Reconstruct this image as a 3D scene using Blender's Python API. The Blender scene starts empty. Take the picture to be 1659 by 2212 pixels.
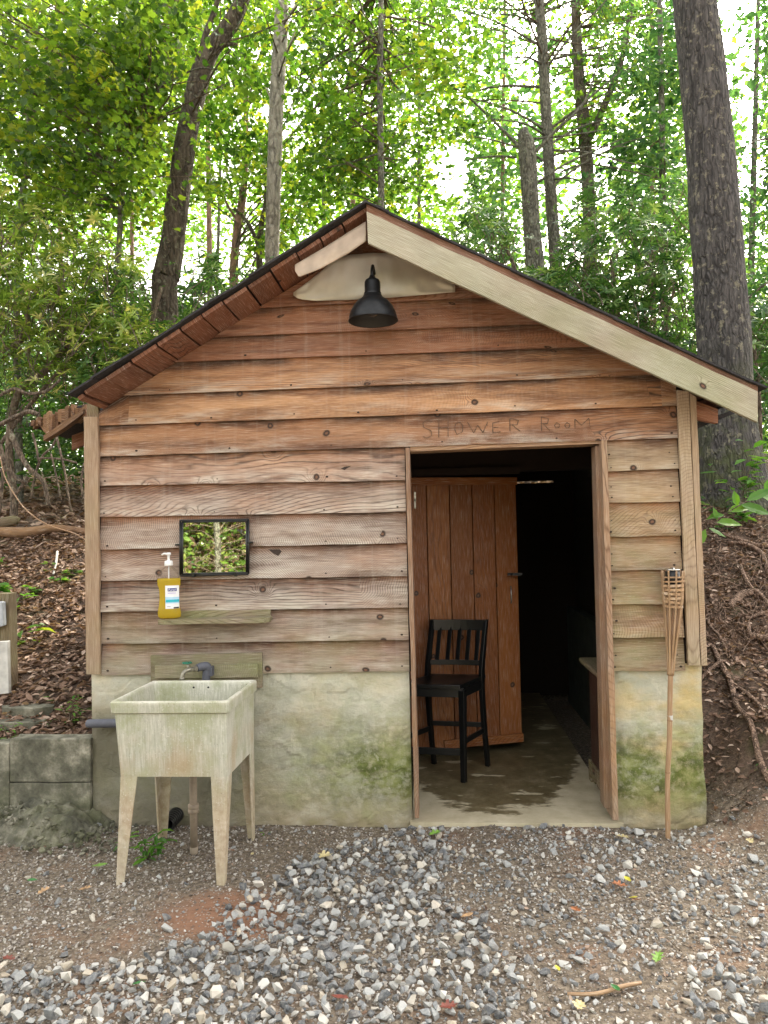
import bpy, bmesh, math, random
import numpy as np
from mathutils import Vector, Matrix, noise
random.seed(7); RNG = np.random.default_rng(11)
SC = bpy.context.scene; COL = SC.collection
R = math.radians
# ------------------------------------------------------------------ camera
W0, H0, F0 = 1659.0, 2212.0, 1597.6
CAM = Vector((0.0, -3.9, 1.53))
PSI, THE, RHO = R(3.9), R(1.5), R(1.2)
FW = Vector((-math.sin(PSI)*math.cos(THE), math.cos(PSI)*math.cos(THE), math.sin(THE)))
R0 = Vector((math.cos(PSI), math.sin(PSI), 0)); U0 = R0.cross(FW)
RT = R0*math.cos(RHO) - U0*math.sin(RHO); UP = U0*math.cos(RHO) + R0*math.sin(RHO)
cam_d = bpy.data.cameras.new('camera'); cam = bpy.data.objects.new('camera', cam_d); COL.objects.link(cam)
cam_d.sensor_fit = 'VERTICAL'; cam_d.sensor_height = 36.0; cam_d.lens = 26.0; cam_d.clip_end = 500; cam_d.clip_start = 0.05
mw = Matrix((RT, UP, -FW)).transposed().to_4x4(); mw.translation = CAM; cam.matrix_world = mw
SC.camera = cam
def ray(px, py): return (FW + RT*((px-W0/2)/F0) + UP*((H0/2-py)/F0))
def at(px, py, Y):
    d = ray(px, py); return CAM + d*((Y-CAM.y)/d.y)
def on_z(px, py, z):
    d = ray(px, py); return CAM + d*((z-CAM.z)/d.z)
def proj(p):
    v = Vector(p)-CAM; d = v.dot(FW); return (W0/2+F0*v.dot(RT)/d, H0/2-F0*v.dot(UP)/d, d)
FWn, RTn, UPn, CAMn = (np.array(tuple(q)) for q in (FW, RT, UP, CAM))
def projn(P):
    v = P-CAMn; d = v@FWn; d = np.where(d < .05, .05, d); return W0/2+F0*(v@RTn)/d, H0/2-F0*(v@UPn)/d, d
# ------------------------------------------------------------------ terrain
def ss(a, b, x):
    t = min(1, max(0, (x-a)/(b-a))); return t*t*(3-2*t)
XL = at(200, 1600, 0).x; XR = at(1519, 1600, 0).x      # outer faces of the shed walls
YB = 3.0                                                # rear wall
def far(y): return 1.75+.17*(y-3.2) if y < 16 else 1.75+.17*12.8-.06*(y-16)
def h(x, y):
    n = noise.noise((x*.9, y*.9, 3.1)); n2 = noise.noise((x*4, y*4, 7.7)); n3 = noise.noise((x*13, y*13, 1.7))
    yard = .02*n+.008*n2+.005*n3
    if XL-.01 < x < XR+.01 and y > -.03 and y < YB+.1: return -.07
    b = far(y) if y > 3.2 else None
    L = min(.40+.34*max(0, y-.06), 99) if y <= 3.6 else .40+.34*3.54+.15*(min(y, 16)-3.6)-.06*max(0, y-16)
    Rr = .56*(y+.32) if y <= 2.7 else .56*3.02+.13*(min(y, 16)-2.7)-.06*max(0, y-16)
    Rr = max(0, Rr)
    if y < .03: Lh = 0.0
    else: Lh = L
    if x < -3.3: Lh = max(Lh, .25*ss(-3.3, -6, x)*ss(-6, 0, y)*1.5)
    Rh = Rr
    if y <= .9 and x > XR: Rh = Rr + .28*ss(XR+.0, XR+.9, x)*(1-ss(.1, .9, y))*ss(-1.6, -.1, y)
    m = (x-XL)/(XR-XL)
    m = ss(0, 1, m)
    if y >= YB+.1: z = Lh*(1-m)+Rh*m
    elif x <= XL-.01: z = Lh
    elif x > XR-.15: z = Rh*max(ss(XR-.15, XR+.40, x), ss(0, .6, y))
    else: z = 0.0
    bank = ss(.15, .5, z)
    return z + yard*(1-bank) + bank*(.05*n+.03*n2+.012*n3)
def on_ground(px, py, lift=0.0, tmax=40):
    d = ray(px, py).normalized(); t = .8; step = .03
    while t < tmax:
        p = CAM+d*t
        if p.z < h(p.x, p.y): return Vector((p.x, p.y, h(p.x, p.y)+lift))
        t += step*(1+t*.15)
    p = CAM+d*12; return Vector((p.x, p.y, h(p.x, p.y)+lift))
# ------------------------------------------------------------------ mesh builder
class MB:
    def __init__(s): s.v=[]; s.f=[]; s.uv=[]; s.loc=[]; s.mi=[]; s.sm=[]
    def face(s, idx, uv=None, loc=None, mi=0, sm=False):
        s.f.append(tuple(idx)); n=len(idx)
        s.uv += uv if uv else [(0,0)]*n
        s.loc += loc if loc else [(.5,.5)]*n
        s.mi.append(mi); s.sm.append(sm)
    def slab(s, bl, br, tr, tl, E, n=1, jit=0.0, mi=0, off=None, k=1.0, jb=None):
        """a plank: front face bl,br,tr,tl, extruded back by E; grain runs bl->br"""
        bl,br,tr,tl,E = map(Vector,(bl,br,tr,tl,E)); b=len(s.v)
        if off is None: off=(random.random()*60, random.random()*60)
        L=(br-bl).length; Hh=(tl-bl).length; T=E.length; up=(tl-bl).normalized()
        sd=random.random()*50
        for i in range(n+1):
            t=i/n; pb=bl.lerp(br,t); pt=tl.lerp(tr,t)
            if jit:
                pb=pb+up*jit*noise.noise((t*L*5+sd,0,0)); pt=pt+up*jit*noise.noise((t*L*5+sd,9,0))
                w=E.normalized()*jit*.5*noise.noise((t*L*2.2+sd,5,0)); pb=pb+w; pt=pt+w
            s.v += [pb, pt, pt+E, pb+E]
        ox,oy=off
        def U(t,w): return (ox+t*L*k, oy+w*k)
        for i in range(n):
            t0,t1=i/n,(i+1)/n; a=b+4*i; c=a+4
            s.face((a,c,c+1,a+1),[U(t0,0),U(t1,0),U(t1,Hh),U(t0,Hh)],[(t0,0),(t1,0),(t1,1),(t0,1)],mi)
            s.face((a+1,c+1,c+2,a+2),[U(t0,Hh),U(t1,Hh),U(t1,Hh+T),U(t0,Hh+T)],[(t0,1),(t1,1),(t1,1),(t0,1)],mi)
            s.face((a+2,c+2,c+3,a+3),[U(t0,Hh),U(t1,Hh),U(t1,0),U(t0,0)],[(t0,1),(t1,1),(t1,0),(t0,0)],mi)
            s.face((a+3,c+3,c,a),[U(t0,-T),U(t1,-T),U(t1,0),U(t0,0)],[(t0,0),(t1,0),(t1,0),(t0,0)],mi)
        s.face((b,b+1,b+2,b+3),[(ox,oy),(ox+.02,oy+Hh),(ox+.02+T*.2,oy+Hh),(ox+T*.2,oy)],[(0,0),(0,1),(0,1),(0,0)],mi)
        e=b+4*n
        s.face((e+3,e+2,e+1,e),[(ox,oy),(ox+.02,oy+Hh),(ox+.02+T*.2,oy+Hh),(ox+T*.2,oy)],[(1,0),(1,1),(1,1),(1,0)],mi)
    def beam(s, p0, p1, Wv, Tv, n=1, jit=0.0, mi=0):
        """bar from p0 to p1 with full cross vectors Wv (across) and Tv (thickness)"""
        p0,p1,Wv,Tv=map(Vector,(p0,p1,Wv,Tv)); a=p0-Wv/2-Tv/2; c=p1-Wv/2-Tv/2
        s.slab(a,c,c+Wv,a+Wv,Tv,n,jit,mi)
    def box(s, x0,y0,z0,x1,y1,z1, mi=0, grain='x', n=1, jit=0):
        if grain=='x': s.slab((x0,y0,z0),(x1,y0,z0),(x1,y0,z1),(x0,y0,z1),(0,y1-y0,0),n,jit,mi)
        elif grain=='z': s.slab((x1,y0,z0),(x1,y0,z1),(x0,y0,z1),(x0,y0,z0),(0,y1-y0,0),n,jit,mi)
        else: s.slab((x0,y0,z0),(x0,y1,z0),(x0,y1,z1),(x0,y0,z1),(x1-x0,0,0),n,jit,mi)
    def tube(s, pts, rad, seg=8, cap=True, rough=0.0, mi=0, sm=True, freq=3.0, sq=None):
        pts=[Vector(p) for p in pts]; n=len(pts); b=len(s.v); sd=random.random()*90
        L=0; Ls=[0]
        for i in range(1,n): L+=(pts[i]-pts[i-1]).length; Ls.append(L)
        up=None
        for i,p in enumerate(pts):
            t=(pts[min(i+1,n-1)]-pts[max(i-1,0)]); t=t.normalized() if t.length>1e-9 else Vector((0,0,1))
            if up is None:
                up = t.orthogonal().normalized()
            up = (up - t*up.dot(t)); up = up.normalized() if up.length>1e-6 else t.orthogonal().normalized()
            sd2=t.cross(up); r=rad[i] if hasattr(rad,'__len__') else rad
            for k in range(seg):
                a=2*math.pi*k/seg; rr=r
                if rough: rr=r*(1+rough*noise.noise((math.cos(a)*1.3+sd,math.sin(a)*1.3,Ls[i]*freq)))
                s.v.append(p+(up*math.cos(a)+sd2*math.sin(a))*rr)
        for i in range(n-1):
            for k in range(seg):
                k2=(k+1)%seg; a=b+i*seg+k; c=b+i*seg+k2; r=rad[i] if hasattr(rad,'__len__') else rad
                u0=k/seg*6.283*r; u1=(k+1)/seg*6.283*r
                s.face((a,c,c+seg,a+seg),[(Ls[i]+sd,u0),(Ls[i]+sd,u1),(Ls[i+1]+sd,u1),(Ls[i+1]+sd,u0)],None,mi,sm)
        if cap:
            s.face([b+k for k in range(seg)][::-1],None,None,mi); s.face([b+(n-1)*seg+k for k in range(seg)],None,None,mi)
    def lathe(s, c, prof, seg=24, mi=0, ax=None, sm=True, sx=1.0, sy=1.0, close=False):
        """prof: (r,z) list, about the axis through c"""
        c=Vector(c); b=len(s.v)
        M=Matrix.Identity(3) if ax is None else Vector((0,0,1)).rotation_difference(Vector(ax)).to_matrix()
        for r,z in prof:
            for k in range(seg):
                a=2*math.pi*k/seg; s.v.append(c+M@Vector((r*math.cos(a)*sx,r*math.sin(a)*sy,z)))
        for i in range(len(prof)-1):
            for k in range(seg):
                k2=(k+1)%seg; a=b+i*seg+k; d=b+i*seg+k2
                s.face((a,d,d+seg,a+seg),None,None,mi,sm)
        if close:
            s.face([b+k for k in range(seg)][::-1],None,None,mi); m=b+(len(prof)-1)*seg; s.face([m+k for k in range(seg)],None,None,mi)
    def build(s, name, mats, parent=None, bevel=0):
        me=bpy.data.meshes.new(name); me.from_pydata([tuple(v) for v in s.v],[],s.f)
        u=me.uv_layers.new(name='UVMap'); u.data.foreach_set('uv',np.array(s.uv,dtype=np.float32).ravel())
        l=me.uv_layers.new(name='loc'); l.data.foreach_set('uv',np.array(s.loc,dtype=np.float32).ravel())
        if not isinstance(mats,(list,tuple)): mats=[mats]
        for m in mats: me.materials.append(m)
        me.polygons.foreach_set('material_index',s.mi); me.polygons.foreach_set('use_smooth',s.sm)
        me.update(); o=bpy.data.objects.new(name,me); COL.objects.link(o)
        if parent: par(o,parent)
        if bevel:
            m=o.modifiers.new('bevel','BEVEL'); m.width=bevel; m.segments=2; m.limit_method='ANGLE'; m.angle_limit=R(40)
        return o
def par(o, root):
    o.parent=root
    top=root
    inv=Matrix.Identity(4)
    # meshes are written in world coordinates: undo the parent's placement
    chain=[]; q=root
    while q is not None: chain.append(q); q=q.parent
    if root.type=='EMPTY': o.matrix_parent_inverse=Matrix.Translation(-Vector(root.location))
def tag(o, label=None, cat=None, group=None, kind=None):
    if label: o['label']=label
    if cat: o['category']=cat
    if group: o['group']=group
    if kind: o['kind']=kind
    return o
def thing(name, loc, label, cat, group=None):
    o=bpy.data.objects.new(name,None); COL.objects.link(o); o.location=loc; o.empty_display_size=.1
    return tag(o,label,cat,group)
def spline(pts, rad, n=6):
    P=[Vector(p) for p in pts]; out=[]; rr=[]
    for i in range(len(P)-1):
        a=P[max(i-1,0)]; b=P[i]; c=P[i+1]; d=P[min(i+2,len(P)-1)]
        for k in range(n):
            t=k/n; out.append(.5*((2*b)+(c-a)*t+(2*a-5*b+4*c-d)*t*t+(3*b-3*c+d-a)*t**3)); rr.append(rad[i]*(1-t)+rad[i+1]*t)
    out.append(P[-1]); rr.append(rad[-1]); return out, rr
# ------------------------------------------------------------------ node helpers
class NT:
    def __init__(s, name, world=False):
        if world: s.m=bpy.data.worlds.new(name); s.m.use_nodes=True
        else: s.m=bpy.data.materials.new(name); s.m.use_nodes=True
        s.t=s.m.node_tree; s.t.nodes.clear()
    def n(s, t, ins=None, **props):
        nd=s.t.nodes.new(t)
        for k,v in props.items(): setattr(nd,k,v)
        for k,v in (ins or {}).items():
            if isinstance(v,bpy.types.NodeSocket): s.t.links.new(v,nd.inputs[k])
            else: nd.inputs[k].default_value=v
        return nd
    def M(s, op, a, b=0.0, c=0.0, clamp=False):
        return s.n('ShaderNodeMath',{0:a,1:b,2:c},operation=op,use_clamp=clamp).outputs[0]
    def mix(s, f, a, b, bt='MIX'):
        def c(v): return v if isinstance(v,bpy.types.NodeSocket) else (tuple(v)+(1,) if len(v)==3 else v)
        return s.n('ShaderNodeMix',{0:f,6:c(a),7:c(b)},data_type='RGBA',blend_type=bt).outputs[2]
    def ramp(s, f, st, interp='LINEAR'):
        nd=s.n('ShaderNodeValToRGB',{0:f}); cr=nd.color_ramp; cr.interpolation=interp
        while len(cr.elements)<len(st): cr.elements.new(.5)
        for e,(p,c) in zip(cr.elements,st):
            e.position=p; e.color=(c,c,c,1) if isinstance(c,(int,float)) else tuple(c)+(1,)
        return nd.outputs[0]
    def mr(s, f, a, b, c=0.0, d=1.0):
        return s.n('ShaderNodeMapRange',{0:f,1:a,2:b,3:c,4:d},clamp=True).outputs[0]
    def noise(s, vec, scale, detail=3, rough=.55, dist=0.0, out=0):
        return s.n('ShaderNodeTexNoise',{'Vector':vec,'Scale':scale,'Detail':detail,'Roughness':rough,'Distortion':dist}).outputs[out]
    def sc(s, vec, x, y, z=1.0):
        return s.n('ShaderNodeVectorMath',{0:vec,1:(x,y,z)},operation='MULTIPLY').outputs[0]
    def uv(s, name='UVMap'): return s.n('ShaderNodeUVMap',uv_map=name).outputs[0]
    def pos(s): return s.n('ShaderNodeNewGeometry').outputs['Position']
    def sep(s, v): nd=s.n('ShaderNodeSeparateXYZ',{0:v}); return nd.outputs[0],nd.outputs[1],nd.outputs[2]
    def bump(s, hgt, strength=.5, dist=.01): return s.n('ShaderNodeBump',{'Height':hgt,'Strength':strength,'Distance':dist}).outputs[0]
    def out(s, col, rough=.8, nrm=None, **kw):
        ins={'Base Color':col if isinstance(col,bpy.types.NodeSocket) else tuple(col)+(1,),'Roughness':rough}
        if nrm is not None: ins['Normal']=nrm
        ins.update(kw)
        p=s.n('ShaderNodeBsdfPrincipled',ins); s.n('ShaderNodeOutputMaterial',{0:p.outputs[0]}); return s.m
    def fin(s, sh): s.n('ShaderNodeOutputMaterial',{0:sh}); return s.m
def plain(name, col, rough=.5, metal=0.0, var=.15, scale=20, bump=.15, **kw):
    t=NT(name); p=t.n('ShaderNodeTexCoord').outputs['Object']
    n=t.noise(p,scale,4); c=t.mix(t.mr(n,.3,.7,0,1),[x*(1-var) for x in col],[min(1,x*(1+var)) for x in col])
    return t.out(c,rough,t.bump(t.noise(p,scale*4,3),bump,.003),Metallic=metal,**kw)
# ------------------------------------------------------------------ materials
def wood(name, light, dark, late, gray=0.0, graycol=(.33,.30,.27), algae=0.0, orange=0.0, toplight=False, rings=75, knots=.45, rough=.8, bump=.6, zfade=None, lap=False, streak=0.0, warmz=None):
    t=NT(name); uv=t.uv(); u,v,_=t.sep(uv); pos=t.pos(); px,py,pz=t.sep(pos)
    warp=t.noise(t.sc(uv,1.1,5.0),1.0,2,.5)
    uvk=t.n('ShaderNodeVectorMath',{0:t.sc(uv,3.3,3.6),1:t.n('ShaderNodeVectorMath',{0:t.noise(t.sc(uv,14,22),1.0,2,.5,out=1),1:(.07,.07,0)},operation='MULTIPLY').outputs[0]},operation='ADD').outputs[0]
    warp2=t.noise(t.sc(uv,6,30),1.0,2,.5)
    vor=t.n('ShaderNodeTexVoronoi',{'Vector':uvk,'Scale':1.0,'Randomness':1.0},voronoi_dimensions='2D',feature='F1')
    d=vor.outputs['Distance']; rc,_,_=t.sep(vor.outputs['Color'])
    has=t.M('LESS_THAN',rc,knots)
    kb=t.M('MULTIPLY',t.M('EXPONENT',t.M('MULTIPLY',t.M('MULTIPLY',d,d),-60.0)),has)
    core=t.M('MULTIPLY',t.mr(d,.045,.072,1,0),has)
    brd=t.noise(t.sc(uv,.11,.11),1.0,1,.5); hue=t.noise(t.n('ShaderNodeVectorMath',{0:t.sc(uv,.13,.13),1:(31,17,5)},operation='ADD').outputs[0],1.0,1,.5)
    r=t.M('ADD',t.M('MULTIPLY',v,t.mr(brd,.3,.7,rings*.62,rings*1.35)),t.M('MULTIPLY',warp,9.0))
    r=t.M('ADD',r,t.M('ADD',t.M('MULTIPLY',kb,5.0),t.M('MULTIPLY',warp2,.9)))
    s=t.M('FRACT',r)
    ring=t.M('POWER',t.M('ABSOLUTE',t.M('SUBTRACT',t.M('MULTIPLY',s,2.0),1.0)),1.6)     # soft early wood, dark late-wood line
    ring=t.mr(ring,.38,.95)
    ring=t.M('MULTIPLY',ring,t.mr(t.noise(t.sc(uv,.8,9),1.0,3),.35,.65,.25,1.0))
    fib=t.noise(t.sc(uv,9,330),1.0,3,.6)
    blotch=t.noise(t.sc(uv,2.2,6),1.0,4,.6)
    c=t.mix(t.mr(blotch,.3,.72),light,dark)
    if warmz: c=t.mix(t.mr(pz,warmz[0],warmz[1],0,1),c,t.mix(t.mr(blotch,.3,.72),(.66,.395,.21),(.49,.265,.14)))
    c=t.mix(t.mr(brd,.35,.65,0,.75),c,t.mix(1.0,c,(.60,.50,.48),'MULTIPLY'))
    c=t.mix(t.mr(hue,.38,.62,0,.5),c,t.mix(1.0,c,(1.08,.95,.90),'MULTIPLY'))
    if gray or zfade:
        g=t.mr(t.noise(t.sc(pos,1.6,1.6,3.0),1.0,4,.6),.33,.62,0,1)
        g=t.M('MULTIPLY',g,gray)
        if zfade: g=t.M('MULTIPLY',g,t.mr(pz,zfade[0],zfade[1],1,.0)) 
        c=t.mix(g,c,graycol)
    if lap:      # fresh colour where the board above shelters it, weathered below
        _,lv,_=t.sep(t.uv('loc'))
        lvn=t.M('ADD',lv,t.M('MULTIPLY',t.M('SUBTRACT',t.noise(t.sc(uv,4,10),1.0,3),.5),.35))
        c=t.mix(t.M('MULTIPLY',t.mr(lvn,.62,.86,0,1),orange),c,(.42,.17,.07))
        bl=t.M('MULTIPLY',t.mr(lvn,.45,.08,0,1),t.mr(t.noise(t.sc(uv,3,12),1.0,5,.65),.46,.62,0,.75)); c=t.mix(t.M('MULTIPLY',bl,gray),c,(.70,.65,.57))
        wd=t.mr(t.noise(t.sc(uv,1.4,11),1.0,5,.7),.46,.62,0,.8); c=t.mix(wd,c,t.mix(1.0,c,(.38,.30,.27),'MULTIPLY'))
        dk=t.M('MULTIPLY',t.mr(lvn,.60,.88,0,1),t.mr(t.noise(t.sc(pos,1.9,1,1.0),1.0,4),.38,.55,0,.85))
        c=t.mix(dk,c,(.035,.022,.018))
    c=t.mix(t.M('MULTIPLY',ring,.95),c,late)
    c=t.mix(t.mr(fib,.42,.70,0,.5),c,t.mix(1.0,c,(.32,.27,.23),'MULTIPLY'))
    c=t.mix(t.mr(fib,.46,.28,0,.45),c,(.66,.60,.52))
    if streak:   # rain streaks down the face
        st=t.noise(t.sc(pos,26,1,1.4),1.0,3,.6); c=t.mix(t.mr(st,.55,.75,0,streak),c,(.55,.50,.44))
        st=t.noise(t.sc(pos,17,3,.9),1.0,3,.6); c=t.mix(t.mr(st,.56,.78,0,streak*.8),c,(.10,.07,.05))
    if algae:
        a=t.mr(t.noise(t.sc(pos,2.6,2,4.5),1.0,5,.65),.40,.62,0,1)
        if zfade: a=t.M('MULTIPLY',a,t.mr(pz,zfade[2],zfade[3],1,.06))
        c=t.mix(t.M('MULTIPLY',a,algae),c,(.21,.23,.09))
        sp=t.noise(t.sc(uv,40,140),1.0,2); c=t.mix(t.M('MULTIPLY',t.mr(sp,.62,.70,0,.8),t.M('MULTIPLY',a,algae)),c,(.50,.54,.38))
    c=t.mix(core,c,t.mix(t.mr(t.M('ADD',d,t.M('MULTIPLY',t.noise(t.sc(uv,90,90),1.0,2),.03)),.030,.052,0,1),(.17,.085,.05),(.035,.02,.014)))
    hgt=t.M('SUBTRACT',t.M('MULTIPLY',fib,.5),t.M('ADD',t.M('MULTIPLY',ring,.5),t.M('MULTIPLY',core,.6)))
    return t.out(c,rough,t.bump(hgt,bump,.004))
M={}
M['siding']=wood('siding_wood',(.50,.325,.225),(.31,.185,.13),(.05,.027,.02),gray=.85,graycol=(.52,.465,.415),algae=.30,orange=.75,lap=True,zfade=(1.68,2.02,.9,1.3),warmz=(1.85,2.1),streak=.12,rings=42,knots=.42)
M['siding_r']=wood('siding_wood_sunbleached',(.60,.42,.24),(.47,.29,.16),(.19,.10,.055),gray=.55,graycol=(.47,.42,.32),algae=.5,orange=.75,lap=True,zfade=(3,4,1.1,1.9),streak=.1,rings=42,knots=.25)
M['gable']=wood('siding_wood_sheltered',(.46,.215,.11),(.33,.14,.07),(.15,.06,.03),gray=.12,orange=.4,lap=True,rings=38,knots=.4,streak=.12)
M['trim']=wood('trim_wood',(.54,.40,.25),(.42,.29,.18),(.19,.12,.075),gray=.35,graycol=(.42,.38,.32),algae=.25,rings=70,knots=.15,zfade=(3,4,.6,2.4))
M['jamb']=wood('jamb_wood',(.50,.30,.15),(.33,.18,.09),(.15,.075,.04),gray=.35,rings=80,knots=.15,algae=.1,zfade=(3,4,.2,1.0))
M['fascia']=wood('fascia_wood',(.56,.54,.43),(.42,.41,.31),(.22,.18,.12),gray=.5,graycol=(.52,.55,.43),algae=.6,rings=75,knots=.12,zfade=(5,6,1.5,3.2),bump=.8)
M['deck']=wood('deck_wood',(.34,.135,.065),(.20,.085,.05),(.07,.026,.016),gray=.15,rings=50,knots=.2)
M['deck2']=wood('upper_fascia_wood',(.36,.18,.10),(.22,.10,.06),(.09,.045,.03),gray=.25,rings=80,knots=.1)
M['door']=wood('door_wood',(.40,.150,.034),(.30,.10,.022),(.19,.06,.014),rings=22,knots=.5,rough=.55,bump=.25)
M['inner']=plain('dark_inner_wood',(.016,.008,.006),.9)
M['algwood']=wood('mossy_plank_wood',(.34,.28,.17),(.22,.18,.11),(.09,.06,.035),gray=.3,algae=.55,rings=60,knots=.0)
M['algwood2']=wood('pale_mossy_plank_wood',(.40,.36,.22),(.30,.27,.15),(.13,.10,.06),gray=.3,algae=.6,rings=70,knots=.0)
M['rot']=wood('rotten_wood',(.38,.22,.10),(.16,.08,.04),(.05,.03,.02),rings=90,knots=.1,bump=1.0)
M['darkwood']=wood('cabinet_wood',(.085,.028,.016),(.05,.017,.01),(.02,.008,.005),rings=40,knots=.1,rough=.5,bump=.15)
M['bamboo']=wood('bamboo',(.52,.36,.20),(.40,.26,.14),(.22,.13,.07),rings=250,knots=0,rough=.5,bump=.25)
M['post']=wood('post_wood',(.26,.20,.12),(.16,.12,.07),(.07,.05,.03),algae=.3,rings=60,knots=.2)
def stucco():
    t=NT('stucco'); pos=t.pos(); x,y,z=t.sep(pos)
    n=t.noise(pos,3.0,6,.62); fine=t.noise(pos,60,5,.6); mid=t.noise(t.sc(pos,1,1,1.6),7,5,.6)
    c=t.ramp(n,[(.30,(.36,.355,.28)),(.48,(.50,.49,.40)),(.62,(.60,.57,.47)),(.75,(.66,.62,.52))])
    pt=t.noise(t.sc(pos,1,1,1.5),4.2,7,.6,dist=.6); c=t.mix(t.mr(pt,.54,.57,0,.35),c,(.70,.67,.56)); c=t.mix(t.mr(pt,.44,.40,0,.35),c,(.33,.31,.22))
    ylw=t.noise(t.sc(pos,1.3,1,2.0),2.2,4,.55)
    c=t.mix(t.M('MULTIPLY',t.mr(ylw,.46,.62,0,.75),t.mr(x,.6,1.2,.35,1)),c,(.62,.45,.18))
    # moss spreading in the damp lower half
    mz=t.M('MULTIPLY',t.M('MULTIPLY',t.mr(z,.03,.14,.35,1),t.mr(x,-.8,-.4,.3,1)),t.mr(z,.34,.62,1,.12))
    mm=t.mr(t.noise(t.sc(pos,1,1,1.3),2.3,7,.66),.33,.47,0,1)
    mo=t.M('MULTIPLY',t.M('MULTIPLY',mz,mm),t.mr(t.noise(pos,26,5,.75),.32,.54,.45,1),clamp=True)
    mc=t.ramp(mid,[(.3,(.035,.05,.007)),(.5,(.11,.14,.015)),(.75,(.29,.30,.07))])
    c=t.mix(t.M('MULTIPLY',mo,.95),c,mc); fl=t.mr(t.noise(pos,13,3,.5),.66,.70,0,.5); c=t.mix(t.M('MULTIPLY',fl,mz),c,(.60,.58,.47))
    br=t.M('MULTIPLY',t.mr(z,.0,.24,1,0),t.mr(mid,.35,.6,.35,1)); c=t.mix(t.M('MULTIPLY',br,.9),c,(.25,.175,.10))
    gz=t.M('MULTIPLY',t.mr(z,.4,.8,1,.25),t.mr(mid,.45,.7,0,.5)); c=t.mix(gz,c,(.27,.30,.15))
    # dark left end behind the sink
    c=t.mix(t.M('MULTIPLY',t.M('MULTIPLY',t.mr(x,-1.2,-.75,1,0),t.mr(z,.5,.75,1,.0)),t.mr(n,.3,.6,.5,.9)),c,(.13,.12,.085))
    # trowel ridges and cracks
    v=t.n('ShaderNodeTexVoronoi',{'Vector':t.mix(.12,pos,t.noise(pos,3,4,.6,out=1)),'Scale':2.6},feature='DISTANCE_TO_EDGE').outputs[0]
    crack=t.M('MULTIPLY',t.mr(v,0,.005,1,0),t.mr(t.noise(pos,2.1,3),.60,.63,0,.7))
    c=t.mix(t.M('MULTIPLY',crack,.6),c,(.06,.05,.035))
    rid=t.noise(t.sc(pos,1,1,1.6),9,7,.75,dist=.5)
    hg=t.M('ADD',t.M('MULTIPLY',rid,.8),t.M('ADD',t.M('MULTIPLY',fine,.3),t.M('MULTIPLY',crack,-.5)))
    return t.out(c,.92,t.bump(hg,.55,.02))
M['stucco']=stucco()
def blockmat():
    t=NT('old_concrete'); pos=t.pos(); n=t.noise(pos,9,6,.7); f=t.noise(pos,90,4,.6)
    c=t.ramp(n,[(.32,(.055,.055,.04)),(.5,(.14,.135,.10)),(.62,(.27,.255,.20)),(.72,(.45,.42,.34))])
    _,_,z=t.sep(pos); c=t.mix(t.M('MULTIPLY',t.mr(z,.0,.35,1,.1),t.mr(t.noise(pos,5,4),.50,.62,0,.45)),c,(.10,.11,.04))
    return t.out(c,.95,t.bump(t.M('ADD',n,t.M('MULTIPLY',f,.4)),.5,.008))
M['block']=blockmat()
def slabmat():
    t=NT('floor_concrete'); pos=t.pos(); x,y,z=t.sep(pos)
    n=t.noise(pos,5,6,.65)
    dry=t.ramp(n,[(.3,(.36,.31,.20)),(.6,(.52,.46,.33)),(.8,(.62,.56,.43))])
    wet=t.ramp(t.noise(pos,9,6,.7),[(.3,(.085,.065,.03)),(.55,(.16,.13,.07)),(.75,(.27,.22,.14))])
    # the wet tongue: everything further in than a ragged edge
    e=t.noise(t.sc(pos,3.0,8,1),1.0,7,.68)
    dx=t.M('ABSOLUTE',t.M('SUBTRACT',x,.30)); edge=t.M('ADD',t.M('MULTIPLY',t.M('POWER',dx,2.2),2.9),.08)
    m=t.M('SUBTRACT',t.M('ADD',y,t.M('MULTIPLY',t.M('SUBTRACT',e,.5),1.1)),edge)
    w=t.mr(m,-.02,.05,0,1)
    isl=t.mr(t.noise(t.sc(pos,3,8,1),1.0,5,.6),.60,.625,1,0); w=t.M('MULTIPLY',w,isl)
    c=t.mix(w,dry,wet)
    return t.out(c,t.mr(w,0,1,.85,.5),t.bump(t.noise(pos,40,5),.25,.004))
M['slab']=slabmat()
def sinkmat(name,low):
    t=NT(name); pos=t.pos(); x,y,z=t.sep(pos)
    n=t.noise(pos,6,6,.65); st=t.noise(t.sc(pos,60,60,5),1.0,5,.65); sp=t.noise(pos,120,3,.6)
    st2=t.noise(t.sc(pos,190,190,9),1.0,4,.6)
    c=t.ramp(t.M('ADD',t.M('MULTIPLY',st,.4),t.M('MULTIPLY',st2,.6)),[(.34,(.34,.35,.28)),(.5,(.48,.485,.41)),(.64,(.65,.65,.585))])
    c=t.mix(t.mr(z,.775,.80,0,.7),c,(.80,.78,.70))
    c=t.mix(t.mr(n,.43,.62,0,.75),c,(.31,.34,.19)); c=t.mix(t.M('MULTIPLY',t.mr(t.noise(t.sc(pos,9,9,3),1.0,5,.6),.5,.62,0,.6),t.mr(z,.70,.55,.1,1)),c,(.38,.29,.17))
    c=t.mix(t.mr(z,.28,.56,low,.10),c,t.mix(t.mr(t.noise(pos,28,5,.6),.35,.65),(.36,.25,.16),(.58,.48,.36)))
    c=t.mix(t.M('MULTIPLY',t.mr(z,.68,.60,0,.6),t.mr(t.noise(pos,4,3),.45,.65,0,.7)),c,(.38,.27,.15))
    c=t.mix(t.mr(sp,.62,.70,0,.6),c,(.70,.68,.60)); c=t.mix(t.mr(sp,.36,.30,0,.45),c,(.16,.14,.09))
    return t.out(c,.7,t.bump(t.M('ADD',st,t.M('MULTIPLY',sp,.8)),.35,.004))
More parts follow.
